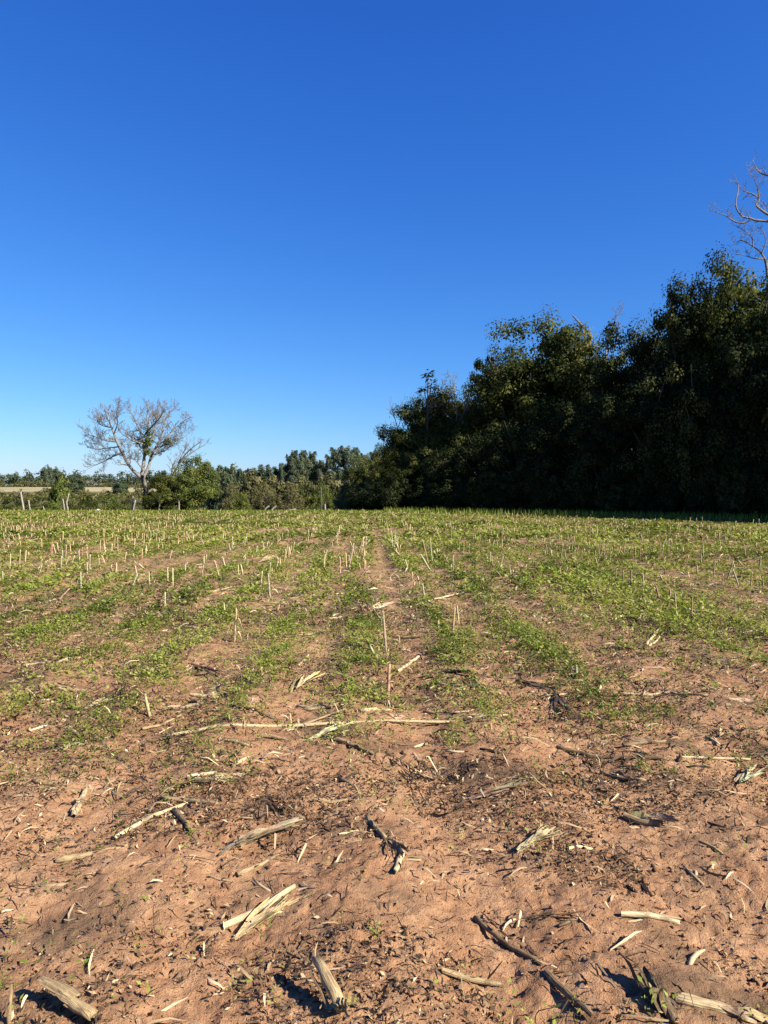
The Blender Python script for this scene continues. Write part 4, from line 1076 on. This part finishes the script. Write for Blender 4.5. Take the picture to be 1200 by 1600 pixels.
def build_weeds():
    rng = np.random.default_rng(31)
    for lab, px, py, r, cnt, hgt in CLUMPS:
        cx, cy = G(px, py); k = max(3, cnt // 9)
        dx = rng.normal(size=k) * r * .55; dy = rng.normal(size=k) * r * .55
        V, q, var = weed_leaves(rng, cx + dx, cy + dy, 11, .036 if r > .06 else .028, hgt * np.exp(-(dx ** 2 + dy ** 2) / (r * r)) + .01)
        z0 = hz(cx, cy); o = empty('weed_clump', (cx, cy, z0), lab, 'weed', 'leafy weeds on the near soil')
        obj('leaves', raw_mesh('weed', V - np.array([cx, cy, z0]), q, 4, M_weed, np.clip(var + .1, 0, 1)), o)
        mb = MB()
        for i in range(k):
            b = Vector((dx[i], dy[i], hz(cx + dx[i], cy + dy[i]) - z0 - .01)); mb.tube([b, b + Vector((rng.normal() * .006, rng.normal() * .006, hgt * .5)), b + Vector((rng.normal() * .012, rng.normal() * .012, hgt * .9 * math.exp(-(dx[i] ** 2 + dy[i] ** 2) / (r * r)) + .012))], [.002, .0017, .001], 4, cap=False)
        obj('stems', mb.mesh('stems', M_weed), o, kind='stuff')
    Vs, qs, vs, off = [], [], [], 0
    for y0, y1, dens, K, L0, hg in ((2.1, 10, 760, 9, .033, .062), (10, 22, 215, 8, .052, .070), (22, 57, 44, 6, .11, .060)):
        x, y = fan(rng, y0, y1, dens)
        keep = rng.random(len(x)) < weed_density(x, y) * (1.0 if y0 > 9 else .85)
        x, y = x[keep], y[keep]
        V, q, var = weed_leaves(rng, x, y, K, L0, np.full(len(x), hg))
        Vs.append(V); qs.append(q + off); vs.append(var); off += len(V)
    # taller patch on the right
    x, y = fan(rng, 8, 16, 120)
    s = rowcoord(x, y); keep = rng.random(len(x)) < np.exp(-((s - 4.1) / .8) ** 2 - ((y - 11.5) / 3.2) ** 2)
    V, q, var = weed_leaves(rng, x[keep], y[keep], 12, .055, np.full(keep.sum(), .16)); Vs.append(V); qs.append(q + off); vs.append(np.clip(var + .18, 0, 1)); off += len(V)
    me = raw_mesh('weeds', np.concatenate(Vs), np.concatenate(qs), 4, M_weed, np.concatenate(vs))
    print('weed leaves', len(me.polygons))
    obj('weeds', me, kind='stuff', label='low green weeds spreading in rows over the stubble field', cat='weeds')
    # grass verge along the left end of the field and the foot of the wood
    n = 40000
    x = rng.uniform(-34, 26, n); y = np.where(x < 0, rng.uniform(52, 58, n), rng.uniform(0, 1, n) * 14 + 54 - x * .92)
    z = height(x, y); P = np.stack([x, y, z], -1)
    D = unit(np.stack([rng.normal(size=n) * .3, rng.normal(size=n) * .3, np.ones(n)], -1)); Nn = unit(rng.normal(size=(n, 3)) * np.array([1, 1, .2]))
    L = .10 + (.18 + .30 * (x > 0)) * rng.random(n); V, q = leaf_cloud(P, D, Nn, L, .03 + .02 * rng.random(n))
    obj('grass', raw_mesh('grass', V, q, 4, M_weed, np.clip(.35 + rng.normal(size=n) * .2, 0, 1)), kind='stuff', label='rough grass along the far field edge and wood foot', cat='grass')
build_weeds()

# ------------------------------------------------------------------ litter
def flakes(rng, x, y, L, W, var, lift, tilt):
    n = len(x); z = height(x, y); a = rng.random(n) * 6.283
    D = unit(np.stack([np.cos(a), np.sin(a), rng.normal(size=n) * tilt], -1)); S = unit(np.stack([-np.sin(a), np.cos(a), rng.normal(size=n) * .6], -1))
    Nn = unit(np.cross(D, S)); P = np.stack([x, y, z + lift], -1)
    curl = rng.normal(size=n) * .22 * L
    rows = []
    for t, wf, c in ((-.5, .45, 0), (-.1, 1, 1), (.22, .8, .8), (.5, .15, .1)):
        ctr = P + D * (L * t)[:, None] + Nn * (curl * c)[:, None] + S * (np.sin(t * 5 + a) * W * .5)[:, None]
        hw = S * (W * wf / 2)[:, None]; rows += [ctr - hw, ctr + hw]
    V = np.stack(rows, 1).reshape(-1, 3); b = (np.arange(n) * 8)[:, None, None]
    q = (b + np.array([[0, 1, 3, 2], [2, 3, 5, 4], [4, 5, 7, 6]])[None]).reshape(-1, 4)
    return V, q, np.repeat(var, 3)
def build_litter():
    rng = np.random.default_rng(47); Vs, qs, vs, off = [], [], [], 0
    def add(t):
        nonlocal off
        V, q, v = t; Vs.append(V); qs.append(q + off); vs.append(v); off += len(V)
    def patchy(x, y, f=1.3, a=.3, b=.62, fl=.15, seed=101): return rng.random(len(x)) < np.maximum(fl, sstep(a, b, fbm(x * f, y * f, 3, seed)))
    # fine dark crumbs
    for y0, y1, dn in ((2.0, 4.2, 9000), (4.2, 10, 2600)):
        x, y = fan(rng, y0, y1, dn); k = patchy(x, y, 1.3, .38, .60, .08); x, y = x[k], y[k]; n = len(x)
        Nn = unit(np.array([0, 0, .8]) + rng.normal(size=(n, 3)) * .6); D = unit(np.cross(Nn, rng.normal(size=(n, 3))))
        L = (.006 + .027 * rng.random(n) ** 1.7) * (1 if y0 < 3 else 1.4); V, q = leaf_cloud(np.stack([x, y, height(x, y) + .003], -1), D, Nn, L, L * (.16 + .36 * rng.random(n)))
        add((V, q, np.where(rng.random(n) < .18, .75 + .25 * rng.random(n), np.clip(rng.beta(1.2, 2.8, n), 0, 1))))
    # curled leaf strips
    x, y = fan(rng, 2.0, 9, 230); k = patchy(x, y, 1.1, .35, .6, .2, 103); x, y = x[k], y[k]; n = len(x)
    add(flakes(rng, x, y, .025 + .10 * rng.random(n) ** 2.2, .003 + .008 * rng.random(n) ** 1.5, np.clip(rng.beta(1.2, 1.6, n), 0, 1), .007, .35))
    x, y = fan(rng, 2.0, 9, 90); k = patchy(x, y, 1.0, .35, .6, .25, 107); x, y = x[k], y[k]; n = len(x)
    add(flakes(rng, x, y, .05 + .12 * rng.random(n) ** 2, .0025 + .003 * rng.random(n), np.clip(.45 * rng.random(n), 0, 1), .006, .15))
    # straw slivers
    x, y = fan(rng, 2.0, 14, 70); n = len(x)
    add(flakes(rng, x, y, .04 + .13 * rng.random(n) ** 2, .004 + .007 * rng.random(n), np.clip(.75 + .3 * rng.random(n), 0, 1), .008, .15))
    x, y = fan(rng, 9, 30, 34); n = len(x)
    add(flakes(rng, x, y, .06 + .2 * rng.random(n) ** 2, .010 + .014 * rng.random(n), np.clip(.3 + .75 * rng.random(n), 0, 1), .02, .3))
    x, y = fan(rng, 30, 55, 11); n = len(x)
    add(flakes(rng, x, y, .12 + .3 * rng.random(n) ** 2, .02 + .02 * rng.random(n), np.clip(.4 + .6 * rng.random(n), 0, 1), .04, .4))
    # tangles of torn leaves
    k = 560; x, y = fan(rng, 3.0, 13, 14); sel = rng.permutation(len(x))[:k]; cx, cy = x[sel], y[sel]
    m_ = 22; cx = np.repeat(cx, m_); cy = np.repeat(cy, m_); rr = np.repeat(.05 + .13 * rng.random(k), m_)
    x = cx + rng.normal(size=k * m_) * rr * 1.5; y = cy + rng.normal(size=k * m_) * rr; n = k * m_
    add(flakes(rng, x, y, .03 + .15 * rng.random(n) ** 1.6, .003 + .013 * rng.random(n) ** 1.5, np.where(rng.random(n) < .25, .8 + .2 * rng.random(n), .55 * rng.random(n)), .004 + .03 * rng.random(n) ** 2, .4))
    me = raw_mesh('litter', np.concatenate(Vs), np.concatenate(qs), 4, M_litter, np.concatenate(vs))
    print('flakes', len(me.polygons) // 3)
    obj('litter', me, kind='stuff', label='small dark and straw-coloured leaf litter strewn over the soil', cat='litter')
    # soil crumbs
    x, y = fan(rng, 2.0, 5.5, 420); k = patchy(x, y, 1.7, .36, .6, .12, 131); x, y = x[k], y[k]; n = len(x); z = height(x, y); r = .002 + .009 * rng.random(n) ** 3
    o8 = np.array([[1, 0, 0], [0, 1, 0], [-1, 0, 0], [0, -1, 0], [0, 0, 1], [0, 0, -1]], float)
    V = (np.stack([x, y, z + r * .25], -1)[:, None] + o8[None] * r[:, None, None] * (.7 + .6 * rng.random((n, 6, 1)))).reshape(-1, 3)
    t = np.array([[0, 1, 4], [1, 2, 4], [2, 3, 4], [3, 0, 4], [1, 0, 5], [2, 1, 5], [3, 2, 5], [0, 3, 5]])
    q = ((np.arange(n) * 6)[:, None, None] + t[None]).reshape(-1, 3)
    obj('soil_crumbs', raw_mesh('soil_crumbs', V, q, 3, M_ground, smooth=False), kind='stuff', label='small crumbs of red soil lying loose on the bare ground', cat='soil')
build_litter()


def fragments():
    pr = random.Random(5); rng = np.random.default_rng(8); mb = MB()
    x, y = fan(rng, 2.3, 16, 4.2)
    for i in range(len(x)):
        if pr.random() < .35 and y[i] > 9: continue
        L = pr.uniform(.04, .16) * (1.5 if y[i] > 9 else 1); r = pr.uniform(.005, .011); a = pr.gauss(0, .7) + (0 if pr.random() < .6 else 1.4)
        z = hz(x[i], y[i]) + r * .4; d = Vector((math.cos(a), math.sin(a), pr.gauss(0, .06))); c = Vector((x[i], y[i], z))
        b = Vector((pr.gauss(0, .008), pr.gauss(0, .008), 0))
        mb.tube([c - d * L / 2, c - d * L * .1 + b, c + d * L * .2 + b, c + d * L / 2], [r * pr.uniform(.4, 1), r, r * .95, r * pr.uniform(.2, .9)], 6, var=pr.choice([.1, .3, .5, .7, .85, .95, 1]), rough=.2, rng=pr)
    obj('stalk_fragments', mb.mesh('stalk_fragments', M_litter), kind='stuff', label='small broken bits of stalk strewn among the leaf litter', cat='litter')
fragments()
